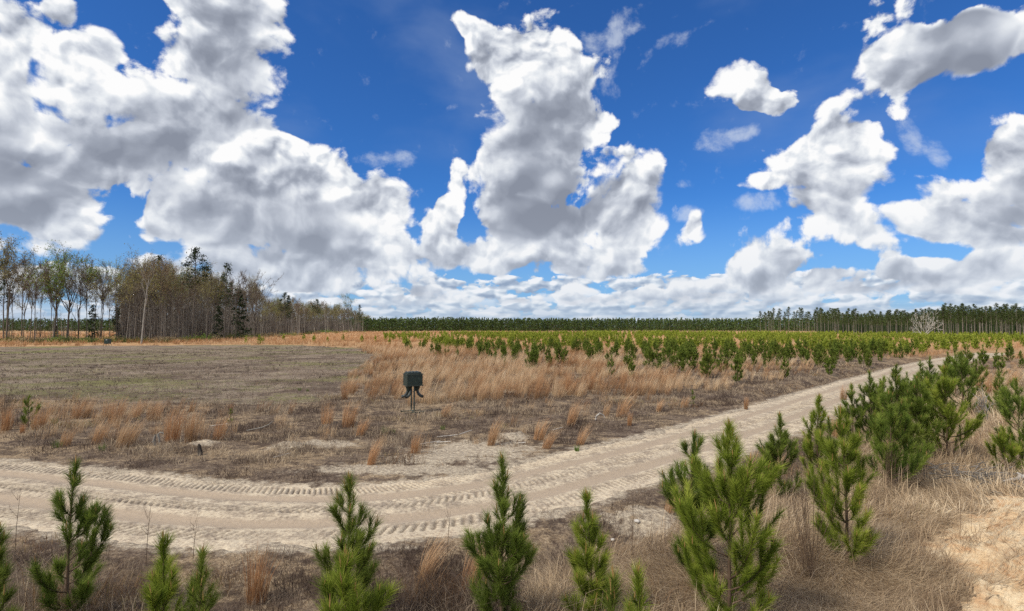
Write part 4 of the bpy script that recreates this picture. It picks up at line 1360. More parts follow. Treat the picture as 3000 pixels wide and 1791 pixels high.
Ps, Pe, Ws, Rs = [], [], [], []
for i, (rr, xx, yy) in enumerate(cand[IND:]):
    P0, P1, W, rnd = far_me[i % 6]
    a = random.uniform(0, 6.28)
    sc = random.uniform(.65, 1.1)
    ca, sa = math.cos(a) * sc, math.sin(a) * sc
    sel = rng.random(len(P0)) < min(1, 95 / rr)
    z0 = 0.0
    for src, dst in ((P0, Ps), (P1, Pe)):
        q = src[sel]
        dst.append(np.stack([q[:, 0] * ca - q[:, 1] * sa + xx, q[:, 0] * sa + q[:, 1] * ca + yy, q[:, 2] * sc], 1))
    Ws.append(W[sel] * max(1, rr / 150))
    Rs.append(np.clip(rnd[sel] + random.uniform(-.15, .35), 0, 1))
Ps, Pe = np.concatenate(Ps), np.concatenate(Pe)
zz = height(Ps[:, 0], Ps[:, 1])
Ps[:, 2] += zz
Pe[:, 2] += zz
me = tri_mesh('distant_saplings', Ps, Pe, np.concatenate(Ws), M_NEEDLE_Y, np.concatenate(Rs))
tag(link('distant_saplings', me), 'sunlit yellow green young pines massed far out in the plantation', 'young pines', kind='stuff')

# ------------------------------------------------------------------ left-hand woods
HW_ME = [
    hardwood(2001, 22, .42, .42, .20, limbs=7, twigs=22, tw=.05),  # 0 bare
    hardwood(2002, 22, .50, .30, .15, limbs=6, twigs=22, tw=.05),  # 1 bare slim
    hardwood(2003, 22, .45, .36, .17, leaf=2200, leafmat=LEAF['olive'], limbs=7, twigs=20, leafsize=.34),      # 2 olive
    hardwood(2004, 22, .52, .28, .14, leaf=1900, leafmat=LEAF['red'], limbs=6, twigs=20, leafsize=.30),        # 3 russet
    hardwood(2005, 22, .38, .45, .22, leaf=4200, leafmat=LEAF['green'], limbs=7, leafsize=.40),      # 4 fresh green
    hardwood(2006, 22, .55, .22, .13, leaf=1300, leafmat=LEAF['lime'], limbs=5, leafsize=.32),       # 5 lime, slim
    hardwood(2007, 22, .40, .50, .20, leaf=2800, leafmat=LEAF['olive'], limbs=8, twigs=20, leafsize=.36),      # 6 olive broad
    hardwood(2008, 22, .60, .25, .13, limbs=6, twigs=20, tw=.05),  # 7 bare, high
    hardwood(2009, 22, .58, .28, .20, leaf=900, leafmat=LEAF['red'], bark=M_BARK_PALE, limbs=5, twigs=18),    # 8 pale trunk
    hardwood(2010, 22, .33, .60, .22, limbs=8, twigs=24, upright=.9, tw=.05),  # 9 round bare
]
HN = ['bare grey hardwood', 'slim bare hardwood', 'olive budding hardwood', 'russet budding hardwood', 'fresh green leafy hardwood', 'slim lime green tree', 'broad olive budding hardwood', 'high crowned bare hardwood', 'pale trunked tree', 'round crowned bare tree']
TP_ME = [tall_pine(2101, 24, .42, 3.0, .22, 34, 34, .6, mat=LEAF['dark'], bark=M_BARK_GREY), tall_pine(2102, 24, .55, 2.6, .2, 36, 30, .6, mat=LEAF['dark'], bark=M_BARK_GREY)]
CED_ME = [tall_pine(2201 + i, 8, .9, 1.7, .1, 26, 26, .5, mat=LEAF['dark'], bark=M_BARK_GREY, cone=True, drop=.4) for i in range(2)]


def interp(tbl, x_):
    return float(np.interp(x_, [p_[0] for p_ in tbl], [p_[1] for p_ in tbl]))


BASE = [(-700, 1004), (500, 1002), (650, 994), (750, 987), (850, 982), (950, 977), (1085, 972)]
TOP = [(-700, 740), (0, 700), (60, 735), (130, 745), (200, 722), (260, 720), (300, 790), (345, 765), (390, 735), (470, 745), (560, 765), (620, 768), (700, 800), (745, 800), (790, 858), (830, 868), (900, 872), (960, 880), (1020, 885), (1060, 898), (1085, 925)]


def put_tree(meshes, px, by, ty, name, label, cat, group, base_h, rz=None, wide=1.0):
    gx, gy = G(px, by)
    z0 = H1(gx, gy)
    d_ = ray(px, ty)
    Ht = CAM_H + d_[2] * gy / d_[1] - z0
    sz = Ht / base_h
    return plant_thing(name, meshes, (gx, gy, z0), random.uniform(0, 6.28) if rz is None else rz, (sz * wide, sz * wide, sz), label, cat, group)


HERO = [  # px, base, top, mesh, width, label
    (18, 1004, 690, 2, 1.0, 'tallest olive tree at the left edge of the woods'),
    (62, 1003, 738, 3, .9, 'russet budding tree near the left edge of the woods'),
    (100, 1006, 760, 7, .9, 'thin bare tree between the russet tree and the green one'),
    (157, 1003, 722, 4, 1.05, 'fresh green leafy tree, greenest crown of the left woods'),
    (196, 1002, 730, 6, 1.15, 'broad olive tree forking low beside the green one'),
    (228, 1001, 800, 0, .95, 'leaning bare tree under the broad olive one'),
    (296, 1001, 770, 1, .9, 'slim dark bare tree left of the dense wood'),
    (340, 1001, 752, 5, .8, 'slim tree with pale green spires above the dark cedar'),
    (414, 1009, 745, 8, 1.1, 'white trunked tree standing at the front edge of the woods'),
    (395, 1003, 738, 6, 1.1, 'broad olive crown above the white trunk'),
    (470, 1002, 752, 3, 1.05, 'broad russet crown right of the white trunk'),
    (605, 999, 765, 2, .95, 'olive budding tree between the two tall pines'),
    (745, 991, 796, 9, 1.05, 'round crowned bare tree at the step down of the woods'),
    (690, 995, 790, 7, .9, 'thin pale bare tree left of the round crowned one'),
    (520, 1003, 835, 1, .8, 'short pale trunked bare tree in front of the dense wood'),
    (872, 984, 868, 8, .8, 'pale trunk with olive crown toward the far end of the woods'),
    (1020, 975, 858, 5, .95, 'lime green tree near the right end of the left woods'),
    (955, 979, 880, 8, .8, 'dark pale-topped tree left of the lime green one'),
]
for (px, by, ty, k, wd, lb) in HERO:
    nm = {8: 'pale_trunk_tree'}.get(k, 'hardwood_tree')
    put_tree(HW_ME[k], px, by, ty, nm, lb, 'tree', 'trees of the left woods', 22, wide=wd)
for (px, by, ty, k, lb) in [(561, 1000, 728, 0, 'tallest dark pine rising above the left woods'), (655, 997, 770, 1, 'second dark pine right of the tallest one'), (830, 984, 858, 0, 'dark pine at the start of the low end, left of a pair'),
                            (848, 983, 866, 1, 'dark pine at the start of the low end, right of a pair'), (930, 979, 877, 0, 'dark pine among olive crowns toward the far end'), (1055, 974, 893, 1, 'dark pine at the right tip of the left woods'),
                            (12, 1000, 760, 1, 'dark evergreen behind the left edge trees'), (470, 998, 750, 1, 'dark pine top behind the russet crown')]:
    put_tree(TP_ME[k], px, by, ty, 'tall_pine', lb, 'pine tree', 'trees of the left woods', 24)
for (px, by, ty, k, lb) in [(268, 999, 897, 0, 'dark drooping cedar in the gap, left one'), (342, 999, 905, 1, 'dark drooping cedar in the gap, right one'), (165, 998, 955, 0, 'low dark cedar under the green tree'), (700, 994, 850, 1, 'dark evergreen under the bare trees at the step'), (640, 996, 900, 0, 'dark evergreen beside the second pine')]:
    put_tree(CED_ME[k], px, by, ty, 'cedar_tree', lb, 'cedar', 'dark cedars under the left woods', 8)

woods = []
px = -560.0
while px < 1085:
    step = 26 if px < 350 else 13 if px < 800 else 10
    px += step * random.uniform(.6, 1.4)
    by = interp(BASE, px) - random.uniform(0, 1.0) * (8 if px < 800 else 5)
    tp = interp(TOP, px)
    ty = by - (by - tp) * random.uniform(.72, .99)
    woods.append((px, by, ty))
px = 345.0
while px < 1085:
    px += (8 if px < 800 else 7) * random.uniform(.6, 1.4)
    by = interp(BASE, px) - random.uniform(7, 14) * (1 if px < 800 else .35)
    tp = interp(TOP, px)
    ty = by - (by - tp) * random.uniform(.70, .97)
    woods.append((px, by, ty))
for (px, by, ty) in woods:
    k = random.choices([0, 1, 2, 3, 5, 6, 7], [3, 4, 3, 3, .5, 2, 4] if px < 780 else [1, 2, 5, 3, 1, 4, 2])[0]
    where = 'in the open left end of the woods' if px < 350 else 'in the dense middle of the left woods' if px < 780 else 'in the low far end of the left woods'
    put_tree(HW_ME[k], px, by, ty, 'hardwood_tree', HN[k] + ' ' + where, 'tree', 'trees of the left woods', 22, wide=random.uniform(.75, 1.05) * (.8 if px < 780 else 1.1))


# thin understorey stems and brush of the dense part, nobody could count them
def thicket(n, x0, x1, d0, d1, hmin, hmax, leafy, wmul=1.0):
    P0, P1, W, R_ = [], [], [], []
    for _ in range(n):
        px = random.uniform(x0, x1)
        by = interp(BASE, px)
        gx, gy = G(px, by)
        k_ = 1 + random.uniform(d0, d1)
        gx, gy = gx * k_, gy * k_
        h_ = random.uniform(hmin, hmax)
        lx, ly = random.gauss(0, .06) * h_, random.gauss(0, .06) * h_
        p0 = np.array([gx, gy, -.2])
        p1 = np.array([gx + lx, gy + ly, h_])
        P0.append(p0)
        P1.append(p1)
        W.append(random.uniform(.07, .22) * wmul * max(1, gy / 170))
        R_.append(random.random())
        for q in range(8):
            f_ = random.uniform(.25, .95)
            b0 = p0 + (p1 - p0) * f_
            l_ = h_ * random.uniform(.08, .22)
            P0.append(b0)
            P1.append(b0 + np.array([random.gauss(0, .6), random.gauss(0, .6), random.uniform(.3, 1)]) * l_)
            W.append(.05 * max(1, gy / 170))
            R_.append(random.random())
    P0, P1 = np.array(P0), np.array(P1)
    zz = height(P0[:, 0], P0[:, 1])
    P0[:, 2] += zz
    P1[:, 2] += zz
    return P0, P1, np.array(W), np.array(R_)


a_ = thicket(4200, 345, 1085, .01, .35, 5, 18, False)
b_ = thicket(260, -400, 345, .0, .25, 3, 11, False)
P0, P1, W, R_ = [np.concatenate(q) for q in zip(a_, b_)]
M_STEM = plant_material('grey_stems', [(0.0, (0.06, 0.05, 0.042)), (0.6, (0.16, 0.14, 0.12)), (1.0, (0.34, 0.31, 0.27))], trans=0)
tag(link('understorey_stems', tri_mesh('understorey_stems', P0, P1, W, M_STEM, R_)), 'thin dark stems crowding between the trees of the left woods', 'brush', kind='stuff')

# shrubs along the front of the woods
shrub_me = []
for i, mt in enumerate(('shrub', 'olive', 'red', 'green')):
    C = rng.normal(0, 1, (420, 3)) * [.75, .75, .45]
    C[:, 2] = np.abs(C[:, 2]) + .1
    T = Tubes()
    for q in range(7):
        a = random.uniform(0, 6.28)
        T.add(np.array([[0, 0, -.1], [math.cos(a) * .3, math.sin(a) * .3, .6], [math.cos(a) * .7, math.sin(a) * .7, 1.1]]), [.03, .02, .008], 3)
    shrub_me.append({'stems': T.mesh('stems', M_BARK_GREY), 'leaves': leaf_mesh('leaves', C, rng.uniform(.15, .4, 420), LEAF[mt], rng.uniform(0, 1, 420))})
for px in np.arange(-20, 1090, 17):
    px = px + random.uniform(-6, 6)
    by = interp(BASE, px) + random.uniform(0, 3)
    k = random.choices([0, 1, 2, 3], [4, 2, 3, 1])[0]
    hpx = random.uniform(10, 30) * (1 if px < 780 else .6)
    put_tree(shrub_me[k], px, by, by - hpx, 'shrub', ['dull green', 'olive', 'reddish', 'bright green'][k] + ' shrub low at the front edge of the left woods, ' + ('open end' if px < 350 else 'dense part' if px < 780 else 'far end'), 'shrub', 'shrubs at the edge of the left woods', 1.6, wide=random.uniform(.8, 1.4))

# ------------------------------------------------------------------ right-hand pine stand
PS_ME = [tall_pine(2301 + i, 14, .40 + .05 * (i % 3), 1.5, .10, 26, 26, .46) for i in range(8)]
RB = [(2225, 974), (2500, 981), (3000, 989), (3800, 992)]
RT = [(2225, 912), (2260, 904), (2330, 903), (2420, 903), (2480, 908), (2600, 911), (2700, 908), (2760, 895), (2850, 895), (3000, 895), (3800, 885)]
stand = []
for row, (cnt, back) in enumerate(((95, 0), (70, 2.0), (60, 3.6))):
    for i in range(cnt):
        px = 2222 + (3230 - 2222) * (i + random.random()) / cnt
        if row and px < 2400 and random.random() < .6:
            continue
        by = interp(RB, px) - back * random.uniform(.6, 1.2)
        tp = interp(RT, px)
        stand.append((row, px, by, by - (by - tp) * random.uniform(.78, 1.07)))
for i, (row, px, by, ty) in enumerate(stand):
    wh = 'thin sunlit left end' if px < 2440 else 'dark middle' if px < 2680 else 'beside the dead white tree' if px < 2780 else 'tall right end'
    put_tree(PS_ME[i % 8], px, by, ty, 'tall_pine', 'straight tall pine in %s row of the right stand, %s' % (('front', 'second', 'third')[row], wh), 'pine tree', 'pines of the right stand', 14)


def wood_mass(name, label, pts, Ht, per, crown, cr, seed, mat, trunkw=.22, size=.8, cone=True, bark=M_TWIG):
    R_ = np.random.default_rng(seed)
    C, P0, P1, RN = [], [], [], []
    for (gx, gy, hs) in pts:
        h_ = Ht * hs
        f_ = R_.random(per)
        prof = (1 - f_) ** .7 if cone else np.sin(np.pi * (.12 + .85 * f_)) ** .6
        a = R_.uniform(0, 6.283, per)
        rr = cr * prof * np.sqrt(R_.random(per)) * 1.15
        C.append(np.stack([gx + np.cos(a) * rr, gy + np.sin(a) * rr, h_ * (1 - crown + crown * f_)], 1))
        P0.append([gx, gy, -.5])
        P1.append([gx, gy, h_])
        RN.append(np.clip(R_.normal(.45, .25, per) + R_.normal(0, .15), 0, 1))
    C = np.concatenate(C)
    P0, P1 = np.array(P0), np.array(P1)
    hh_ = height(C[:, 0], C[:, 1])
    C[:, 2] += hh_
    me_ = leaf_mesh(name, C, R_.uniform(.6, 1.3, len(C)) * size, mat, np.concatenate(RN))
    tag(link(name, me_), label, 'woods', kind='stuff')
    th = height(P0[:, 0], P0[:, 1])
    P0[:, 2] += th
    P1[:, 2] += th
    tm = tri_mesh(name + '_trunks', P0, P1, np.full(len(P0), trunkw), bark, R_.uniform(.2, 1, len(P0)))
    tag(link(name + '_trunks', tm), 'dim crowded trunks under ' + label, 'trunks', kind='stuff')


pts = []
for row in range(5):
    for i in range(150):
        px = 350 + (1085 - 350) * (i + random.random()) / 150
        gx, gy = G(px, interp(BASE, px))
        k_ = 1.38 + row * .07
        pts.append((gx * k_, gy * k_, random.uniform(.6, 1.0) * (1 if px < 690 else .75)))
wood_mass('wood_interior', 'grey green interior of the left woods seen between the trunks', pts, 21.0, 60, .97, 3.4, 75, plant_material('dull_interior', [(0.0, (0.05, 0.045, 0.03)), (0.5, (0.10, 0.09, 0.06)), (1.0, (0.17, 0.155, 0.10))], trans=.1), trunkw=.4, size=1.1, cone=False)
pts = []
for row in range(9):
    for i in range(210):
        px = 2395 + (3350 - 2395) * (i + random.random()) / 210
        gx, gy = G(px, interp(RB, px))
        k_ = 1.05 + row * .045
        top = interp(RT, px)
        hs = (interp(RB, px) - top) * gy / FOC / 13.0 * random.uniform(.82, .98)
        pts.append((gx * k_, gy * k_, hs))
wood_mass('pine_wood_behind', 'dark pines massed behind the front rows of the right stand', pts, 13.0, 46, .5, 1.6, 71, M_NEEDLE_FAR, trunkw=.30, size=.62, cone=False, bark=LEAF['dark'])  # rear trunks coloured near-black, standing in for shade inside the stand
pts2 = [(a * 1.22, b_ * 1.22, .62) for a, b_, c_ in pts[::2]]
wood_mass('shaded_undergrowth', 'dark leaf mass added for shade deep inside the right stand', pts2, 13.0, 40, .98, 2.6, 72, LEAF['dark'], trunkw=.3, size=1.2, cone=False)  # near-black leaves added so their colour gives the deep shade between trunks

# far belt of pines right across the horizon
pts = []
for row in range(5):
    for i in range(620):
        az_ = math.radians(-50 + 100 * (i + random.random()) / 620)
        R0 = 560 + row * 16 + 25 * math.sin(az_ * 7)
        pts.append((R0 * math.sin(az_) / math.cos(az_) * .999, R0, random.uniform(.80, 1.05)))
wood_mass('far_pine_belt', 'dense even belt of pines along the horizon behind the plantation', pts, 13.8, 75, .93, 2.9, 73, plant_material('belt_needles', [(0.0, (0.035, 0.06, 0.018)), (0.5, (0.07, 0.11, 0.03)), (1.0, (0.13, 0.175, 0.05))], trans=.2), trunkw=.4, size=1.7)
for (px, w_, lb) in [(1572, 1, 'grey dead snag at the foot of the far belt, leftmost'), (1628, 1, 'grey dead snag at the foot of the far belt, second'), (1668, 1.2, 'grey dead snag at the foot of the far belt, third and widest'), (1130, .9, 'grey bare tree where the far belt begins'), (1260, .9, 'small grey bare tree before the far belt')]:
    put_tree({k_: v_ for k_, v_ in HW_ME[1].items()}, px, 971, 950, 'dead_snag', lb, 'dead tree', 'grey snags before the far belt', 22, wide=.8)

# ------------------------------------------------------------------ dead white tree, bare shrubs
dw = hardwood(3001, 9, .10, 1.0, .13, bark=M_BARK_WHITE, twigmat=M_TWIG_PALE, limbs=9, twigs=12, upright=.5, tw=.045)
put_tree(dw, 2706, 991, 908, 'dead_tree', 'bleached white dead tree forking wide in front of the right pine stand', 'dead tree', None, 9, rz=.6, wide=.85)
bs_ = hardwood(3011, 1.9, .06, .55, .010, bark=M_BARK_PALE, twigmat=M_TWIG_PALE, limbs=4, twigs=1, upright=.8, tw=.006)
put_tree(bs_, 2890, 1240, 1150, 'bare_shrub', 'white bare branched shrub in the straw at right', 'shrub', None, 1.9, rz=.3)
for (px, by, ty, lb, wd, k) in [(2375, 1700, 1350, 'tall dry brown weed bush standing in the straw', .5, 40), (2610, 1455, 1270, 'thin dry stems in front of the broad bushy pine', .22, 26), (15, 1235, 1120, 'feathery bare brush at the left edge of the plot', .5, 60),
                            (2440, 1620, 1480, 'low dry weed stems beside the yellow green pine', .2, 24), (2215, 1445, 1350, 'dark dry weeds under the roadside clump', .35, 60), (2700, 1390, 1270, 'thin dry stems at the foot of the big bright pine', .2, 20)]:
    gx, gy = G(px, by)
    z0 = H1(gx, gy)
    d_ = ray(px, ty)
    Ht = CAM_H + d_[2] * gy / d_[1] - z0
    T = Tubes()
    for q in range(k):
        a = random.uniform(0, 6.28)
        h_ = Ht * random.uniform(.5, 1)
        l_ = wd * random.uniform(.1, 1)
        b0 = np.array([random.gauss(0, .05), random.gauss(0, .05), -.03])
        m_ = b0 + [math.cos(a) * l_ * .5, math.sin(a) * l_ * .5, h_ * .55]
        e_ = b0 + [math.cos(a) * l_, math.sin(a) * l_, h_]
        T.add(np.array([b0, m_, e_]), [.0035, .003, .0012], 3)
        for w in range(3):
            f_ = random.uniform(.2, 1)
            c_ = m_ + (e_ - m_) * f_
            T.add(np.array([c_, c_ + [random.gauss(0, .06), random.gauss(0, .06), random.uniform(.05, .18)]]), [.0025, .001], 3)
    tag(link('dry_weed_bush', T.mesh('dry_weed_bush', M_BARK), (gx, gy, z0)), lb, 'dry bush', 'dry weed bushes')
STK = [(42, 1640, 1430, 'thin dark stalk at the far left foreground'), (427, 1655, 1480, 'thin dark stalk rising over the tracks left of centre'), (163, 1215, 1150, 'lone thin stalk in the back row of clumps, left'), (565, 1640, 1525, 'reddish dry stalk in front of the road edge'),
       (2256, 1400, 1290, 'thin dry stalk beside the roadside clump'), (1310, 1620, 1500, 'thin pale stalk left of the centre pine'), (1850, 1640, 1470, 'thin upright stalk on the near verge')]
for i, (px, by, ty, lb) in enumerate(STK):
    gx, gy = G(px, by)
    z0 = H1(gx, gy)
    d_ = ray(px, ty)
    Ht = CAM_H + d_[2] * gy / d_[1] - z0
    T = Tubes()
    T.add(np.array([[0, 0, -.05], [.02, 0, Ht * .5], [.05, .02, Ht]]), [.006, .005, .002], 4)
    for q in range(6):
        z_ = Ht * random.uniform(.5, .95)
        a = random.uniform(0, 6.28)
        L = random.uniform(.05, .16)
        T.add(np.array([[.02, 0, z_], [math.cos(a) * L * .6, math.sin(a) * L * .6, z_ + L], [math.cos(a) * L * .7, math.sin(a) * L * .7, z_ + L * 1.6]]), [.003, .002, .001], 3)
    tag(link('dry_stalk', T.mesh('dry_stalk', M_BARK), (gx, gy, z0)), lb, 'dry stalk', 'dry weed stalks')

# ------------------------------------------------------------------ driftwood, stumps, sticks
M_DRIFT = bark_material('bleached_wood', (0.22, 0.20, 0.18), (0.48, 0.45, 0.41), (0.70, 0.67, 0.62))
M_CHAR = bark_material('charred_wood', (0.015, 0.012, 0.01), (0.05, 0.04, 0.033), (0.16, 0.14, 0.12))


def limb(name, px, py, pts, radii, mat, label, cat, rz=0.0, grp=None, extra=()):
    gx, gy = G(px, py)
    T = Tubes()
    T.add(np.array(pts), radii, 8)
    for p2, r2 in extra:
        T.add(np.array(p2), r2, 7)
    me_ = T.mesh(name, mat)
    o = link(name, me_, (gx, gy, H1(gx, gy)), rz)
    return tag(o, label, cat, grp)


limb('weathered_stump', 462, 1312, [[-.07, 0, -.1], [-.13, 0, .12], [-.12, .02, .27], [-.08, 0, .36]], [.04, .05, .04, .015], M_BARK_PALE, 'forked bleached root stump beside the tall rust orange clump', 'stump',
     extra=[([[.05, 0, .05], [.03, .02, .22], [.0, 0, .34], [.0, 0, .39]], [.02, .03, .04, .02]), ([[-.04, .0, .34], [.05, .02, .42], [.12, .03, .42], [.17, .03, .38]], [.015, .02, .02, .01])])
limb('charred_stump', 586, 1332, [[0, 0, -.1], [-.01, 0, .14], [-.03, 0, .30], [-.05, 0, .36]], [.08, .07, .05, .02], M_CHAR, 'small charred stump in front of a mound of pale sand', 'stump', extra=[([[.03, 0, 0], [.10, -.02, .12]], [.05, .015])])
limb('fallen_branch', 755, 1268, [[-.42, 0, .05], [-.15, .0, .10], [.10, .12, .14], [.28, .3, .22], [.40, .42, .34]], [.018, .024, .022, .018, .008], M_BARK_PALE, 'curved grey branch lying in the weeds left of the feeder', 'branch')
limb('driftwood', 1757, 1236, [[-.18, 0, 0], [-.12, 0, .22], [0, 0, .30], [.16, .02, .22], [.22, .02, .1]], [.03, .03, .03, .03, .015], M_DRIFT, 'small pale arched root beside the forked grass stems', 'driftwood', extra=[([[0, 0, .28], [-.2, -.05, .14]], [.025, .01])])
limb('driftwood', 2987, 1425, [[-.42, 0, .16], [-.2, 0, .20], [.0, .02, .22], [.3, .05, .30]], [.02, .035, .05, .07], M_DRIFT, 'bleached log end on top of the clay bank at the right edge', 'driftwood', extra=[([[-.02, 0, .22], [.0, -.02, .34], [-.06, 0, .38]], [.05, .04, .02]), ([[.0, 0, .22], [.03, -.08, .05]], [.05, .025])])
for (px, py, a, L, lb) in [(826, 1340, .5, .5, 'short grey stick below the orange sand mound'), (1260, 1302, .2, .7, 'thin grey stick on bare soil right of the thin clump'), (1310, 1283, -.05, .8, 'pale stick lying level on the bare soil'),
                           (1365, 1275, .7, .6, 'pale stick tilted up beside the sand patch'), (1530, 1306, -.9, .4, 'white stub of wood left of the tan clump by the road'), (1632, 1262, .4, .5, 'white splinter beside the leaning tan clumps'),
                           (1300, 1300, -.5, .6, 'grey stick across the sand patch edge'), (640, 1255, .1, .7, 'thin pale stick behind the slim orange clump')]:
    ca, sa = math.cos(a) * L / 2, math.sin(a) * L / 2
    limb('dry_stick', px, py, [[-ca, -sa, .03], [0, .02, .07], [ca, sa, .12]], [.014, .018, .008], M_DRIFT, lb, 'stick', grp='dry sticks on the ground')
# brush pile at the top of the clay bank
T = Tubes()
for _ in range(150):
    a = random.uniform(0, 6.28)
    c_ = np.array([random.gauss(0, .8), random.gauss(0, .5), abs(random.gauss(0, .12)) + .05])
    d_ = np.array([math.cos(a), math.sin(a), random.gauss(0, .25)]) * random.uniform(.2, .6)
    T.add(np.array([c_ - d_, c_ + [0, 0, .05], c_ + d_]), [.006, .012, .004], 4)
gx, gy = G(2925, 1425)
tag(link('brush_pile', T.mesh('brush_pile', bark_material('grey_sticks', (0.05, 0.045, 0.04), (0.14, 0.13, 0.12), (0.34, 0.32, 0.30))), (gx, gy + .5, H1(gx, gy + .5))), 'dark tangle of dead sticks above the clay bank', 'brush pile')

# small stones and shells of white clay on the near verge
bm_ = bmesh_stone = None
for (px, py, s_, lb) in [(1866, 1520, .05, 'white stone on the near verge, upper one'), (1880, 1586, .04, 'white stone lower in the near ditch'), (1795, 1552, .035, 'small white stone left of the upper one')]:
    gx, gy = G(px, py)
    th, ph = np.meshgrid(np.linspace(0, np.pi, 9), np.linspace(0, 2 * np.pi, 12, endpoint=False), indexing='ij')
    rr = s_ * (1 + .35 * vnoise(th * 2 + px, ph * 1.5, 7))
    v = np.stack([rr * np.sin(th) * np.cos(ph) * 1.2, rr * np.sin(th) * np.sin(ph), rr * np.cos(th) * .7], -1).reshape(-1, 3)
    i = np.arange(8)[:, None] * 12 + np.arange(12)[None]
    j = np.arange(8)[:, None] * 12 + (np.arange(12)[None] + 1) % 12
    tag(link('stone', mesh_np('stone', v, np.stack([i, i + 12, j + 12, j], -1).reshape(-1, 4), 4, M_DRIFT, smooth=True), (gx, gy, H1(gx, gy) + s_ * .6)), lb, 'stone', 'pale stones by the road')


# ------------------------------------------------------------------ feeders
import bmesh


def metal(name, c, rough=0.45):
    m, b, bs = material(name, rough, 0.4)
    pos = b.n('ShaderNodeTexCoord', None, 3)
    n_ = b.noise(pos, 7.0, 5, 0.6)
    col = b.ramp(n_, [(0.3, tuple(v * .6 for v in c)), (0.6, c), (0.8, tuple(min(1, v * 1.6 + .01) for v in c))])
    setc(b, bs, col)
    bn = b.nt.nodes.new('ShaderNodeBump')
    bn.inputs['Strength'].default_value = .15
    bn.inputs['Distance'].default_value = .01
    b.put(bn, 'Height', n_)
    b.put(bs, 'Normal', bn.outputs[0])
    return m


M_BOX = metal('dark_green_plastic', (0.026, 0.044, 0.037), .38)
M_LID = metal('grey_green_lid', (0.045, 0.065, 0.06), .4)
M_POST = metal('green_painted_steel', (0.06, 0.075, 0.062), .5)
M_TUBE = metal('ribbed_grey_tube', (0.05, 0.06, 0.058), .5)
M_TUBE_SHADE = metal('tube_inside_shade', (0.004, 0.004, 0.004), .9)
M_TAG = metal('white_sticker', (0.65, 0.63, 0.58), .6)


def box_bm(bm, c, s, bevel=0.0):
    r_ = bmesh.ops.create_cube(bm, size=1)
    vs = r_['verts']
    for v in vs:
        v.co = Vector((v.co.x * s[0] + c[0], v.co.y * s[1] + c[1], v.co.z * s[2] + c[2]))
    if bevel:
        es = list({e for v in vs for e in v.link_edges})
        bmesh.ops.bevel(bm, geom=es, offset=bevel, segments=2, affect='EDGES')


def bm_obj(name, bm, mat, parent):
    me_ = bpy.data.meshes.new(name)
    bm.to_mesh(me_)
    bm.free()
    me_.materials.append(mat)
    return link(name, me_, parent=parent)


def tube_obj(name, segs, mat, parent, sides=14):
    T = Tubes()
    for pts, rr in segs:
        T.add(np.array(pts, float), rr, sides)
    return link(name, T.mesh(name, mat), parent=parent)


gx, gy = G(1209, 1207)
fd = link('game_feeder', None, (gx, gy, H1(gx, gy)), math.radians(27))
tag(fd, 'dark green box feeder on two posts with curved down tubes beside the orange grass', 'feeder')
S, B0, B1 = .74, 1.30, 1.80
# hopper box, slightly tapered, with bands
bm = bmesh.new()
box_bm(bm, (0, 0, (B0 + B1) / 2), (S, S, B1 - B0), .02)
for z_ in (B0 + .12, B0 + .25, B0 + .38):
    box_bm(bm, (0, 0, z_), (S + .008, S + .008, .012), .003)
bm_obj('hopper', bm, M_BOX, fd)
bm = bmesh.new()
for z_, w_ in ((B0 - .015, .035), (B1 + .012, .03)):
    for sx in (-1, 1):
        box_bm(bm, (sx * (S / 2 + .012), 0, z_), (.03, S + .054, w_), .004)
        box_bm(bm, (0, sx * (S / 2 + .012), z_), (S - .008, .03, w_ - .004), .004)
bm_obj('rim', bm, M_POST, fd)
bm = bmesh.new()
box_bm(bm, (0, 0, B1 + .055), (S - .08, S - .08, .09), .02)
for q in (-.24, -.08, .08, .24):
    box_bm(bm, (q, 0, B1 + .108), (.085, S - .10, .03), .01)
lid = bm_obj('lid', bm, M_LID, fd)
bm = bmesh.new()
for q in (-.16, .16):
    box_bm(bm, (q, -S / 2 + .026, B1 + .07), (.05, .02, .05), .004)
bm_obj('latch', bm, M_POST, lid)
# funnels: two deep hoppers under the box
for sx in (-1, 1):
    T = Tubes()
    zz_ = np.linspace(B0 - .03, B0 - .30, 6)
    T.add(np.stack([sx * (.19 + 0 * zz_), 0 * zz_, zz_], 1), np.linspace(.19, .085, 6), 18)
    link('funnel', T.mesh('funnel', M_BOX), parent=fd)


def spout(ang, x0, y0):
    ca, sa = math.cos(ang), math.sin(ang)
    prof = [(0, B0 - .20), (.03, B0 - .32), (.07, B0 - .42), (.14, B0 - .50), (.23, B0 - .545), (.31, B0 - .555)]
    pts, rr = [], []
    for q in range(31):
        f_ = q / 30 * 5
        i_ = min(int(f_), 4)
        d_ = f_ - i_
        p_, h_ = [prof[i_][k] * (1 - d_) + prof[i_ + 1][k] * d_ for k in (0, 1)]
        pts.append([x0 + ca * p_, y0 + sa * p_, h_])
        rr.append(.066 + (.005 if q % 2 else 0))
    o = tube_obj('spout', [(pts, rr)], M_TUBE, fd, 16)
    e = np.array(pts[-1])
    d_ = unit(e - np.array(pts[-2]))
    T = Tubes()
    T.add(np.array([e - d_ * .03, e - d_ * .004, e - d_ * .002]), [.058, .058, .001], 14)  # near-black cap closing the tube, stands in for the shade inside
    link('opening', T.mesh('opening', M_TUBE_SHADE), parent=o)
    return o


rel = math.radians(-27)
spout(rel + math.radians(178), -.22, .02)
spout(rel + math.radians(228), -.10, -.05)
spout(rel + math.radians(-15), .20, -.02)
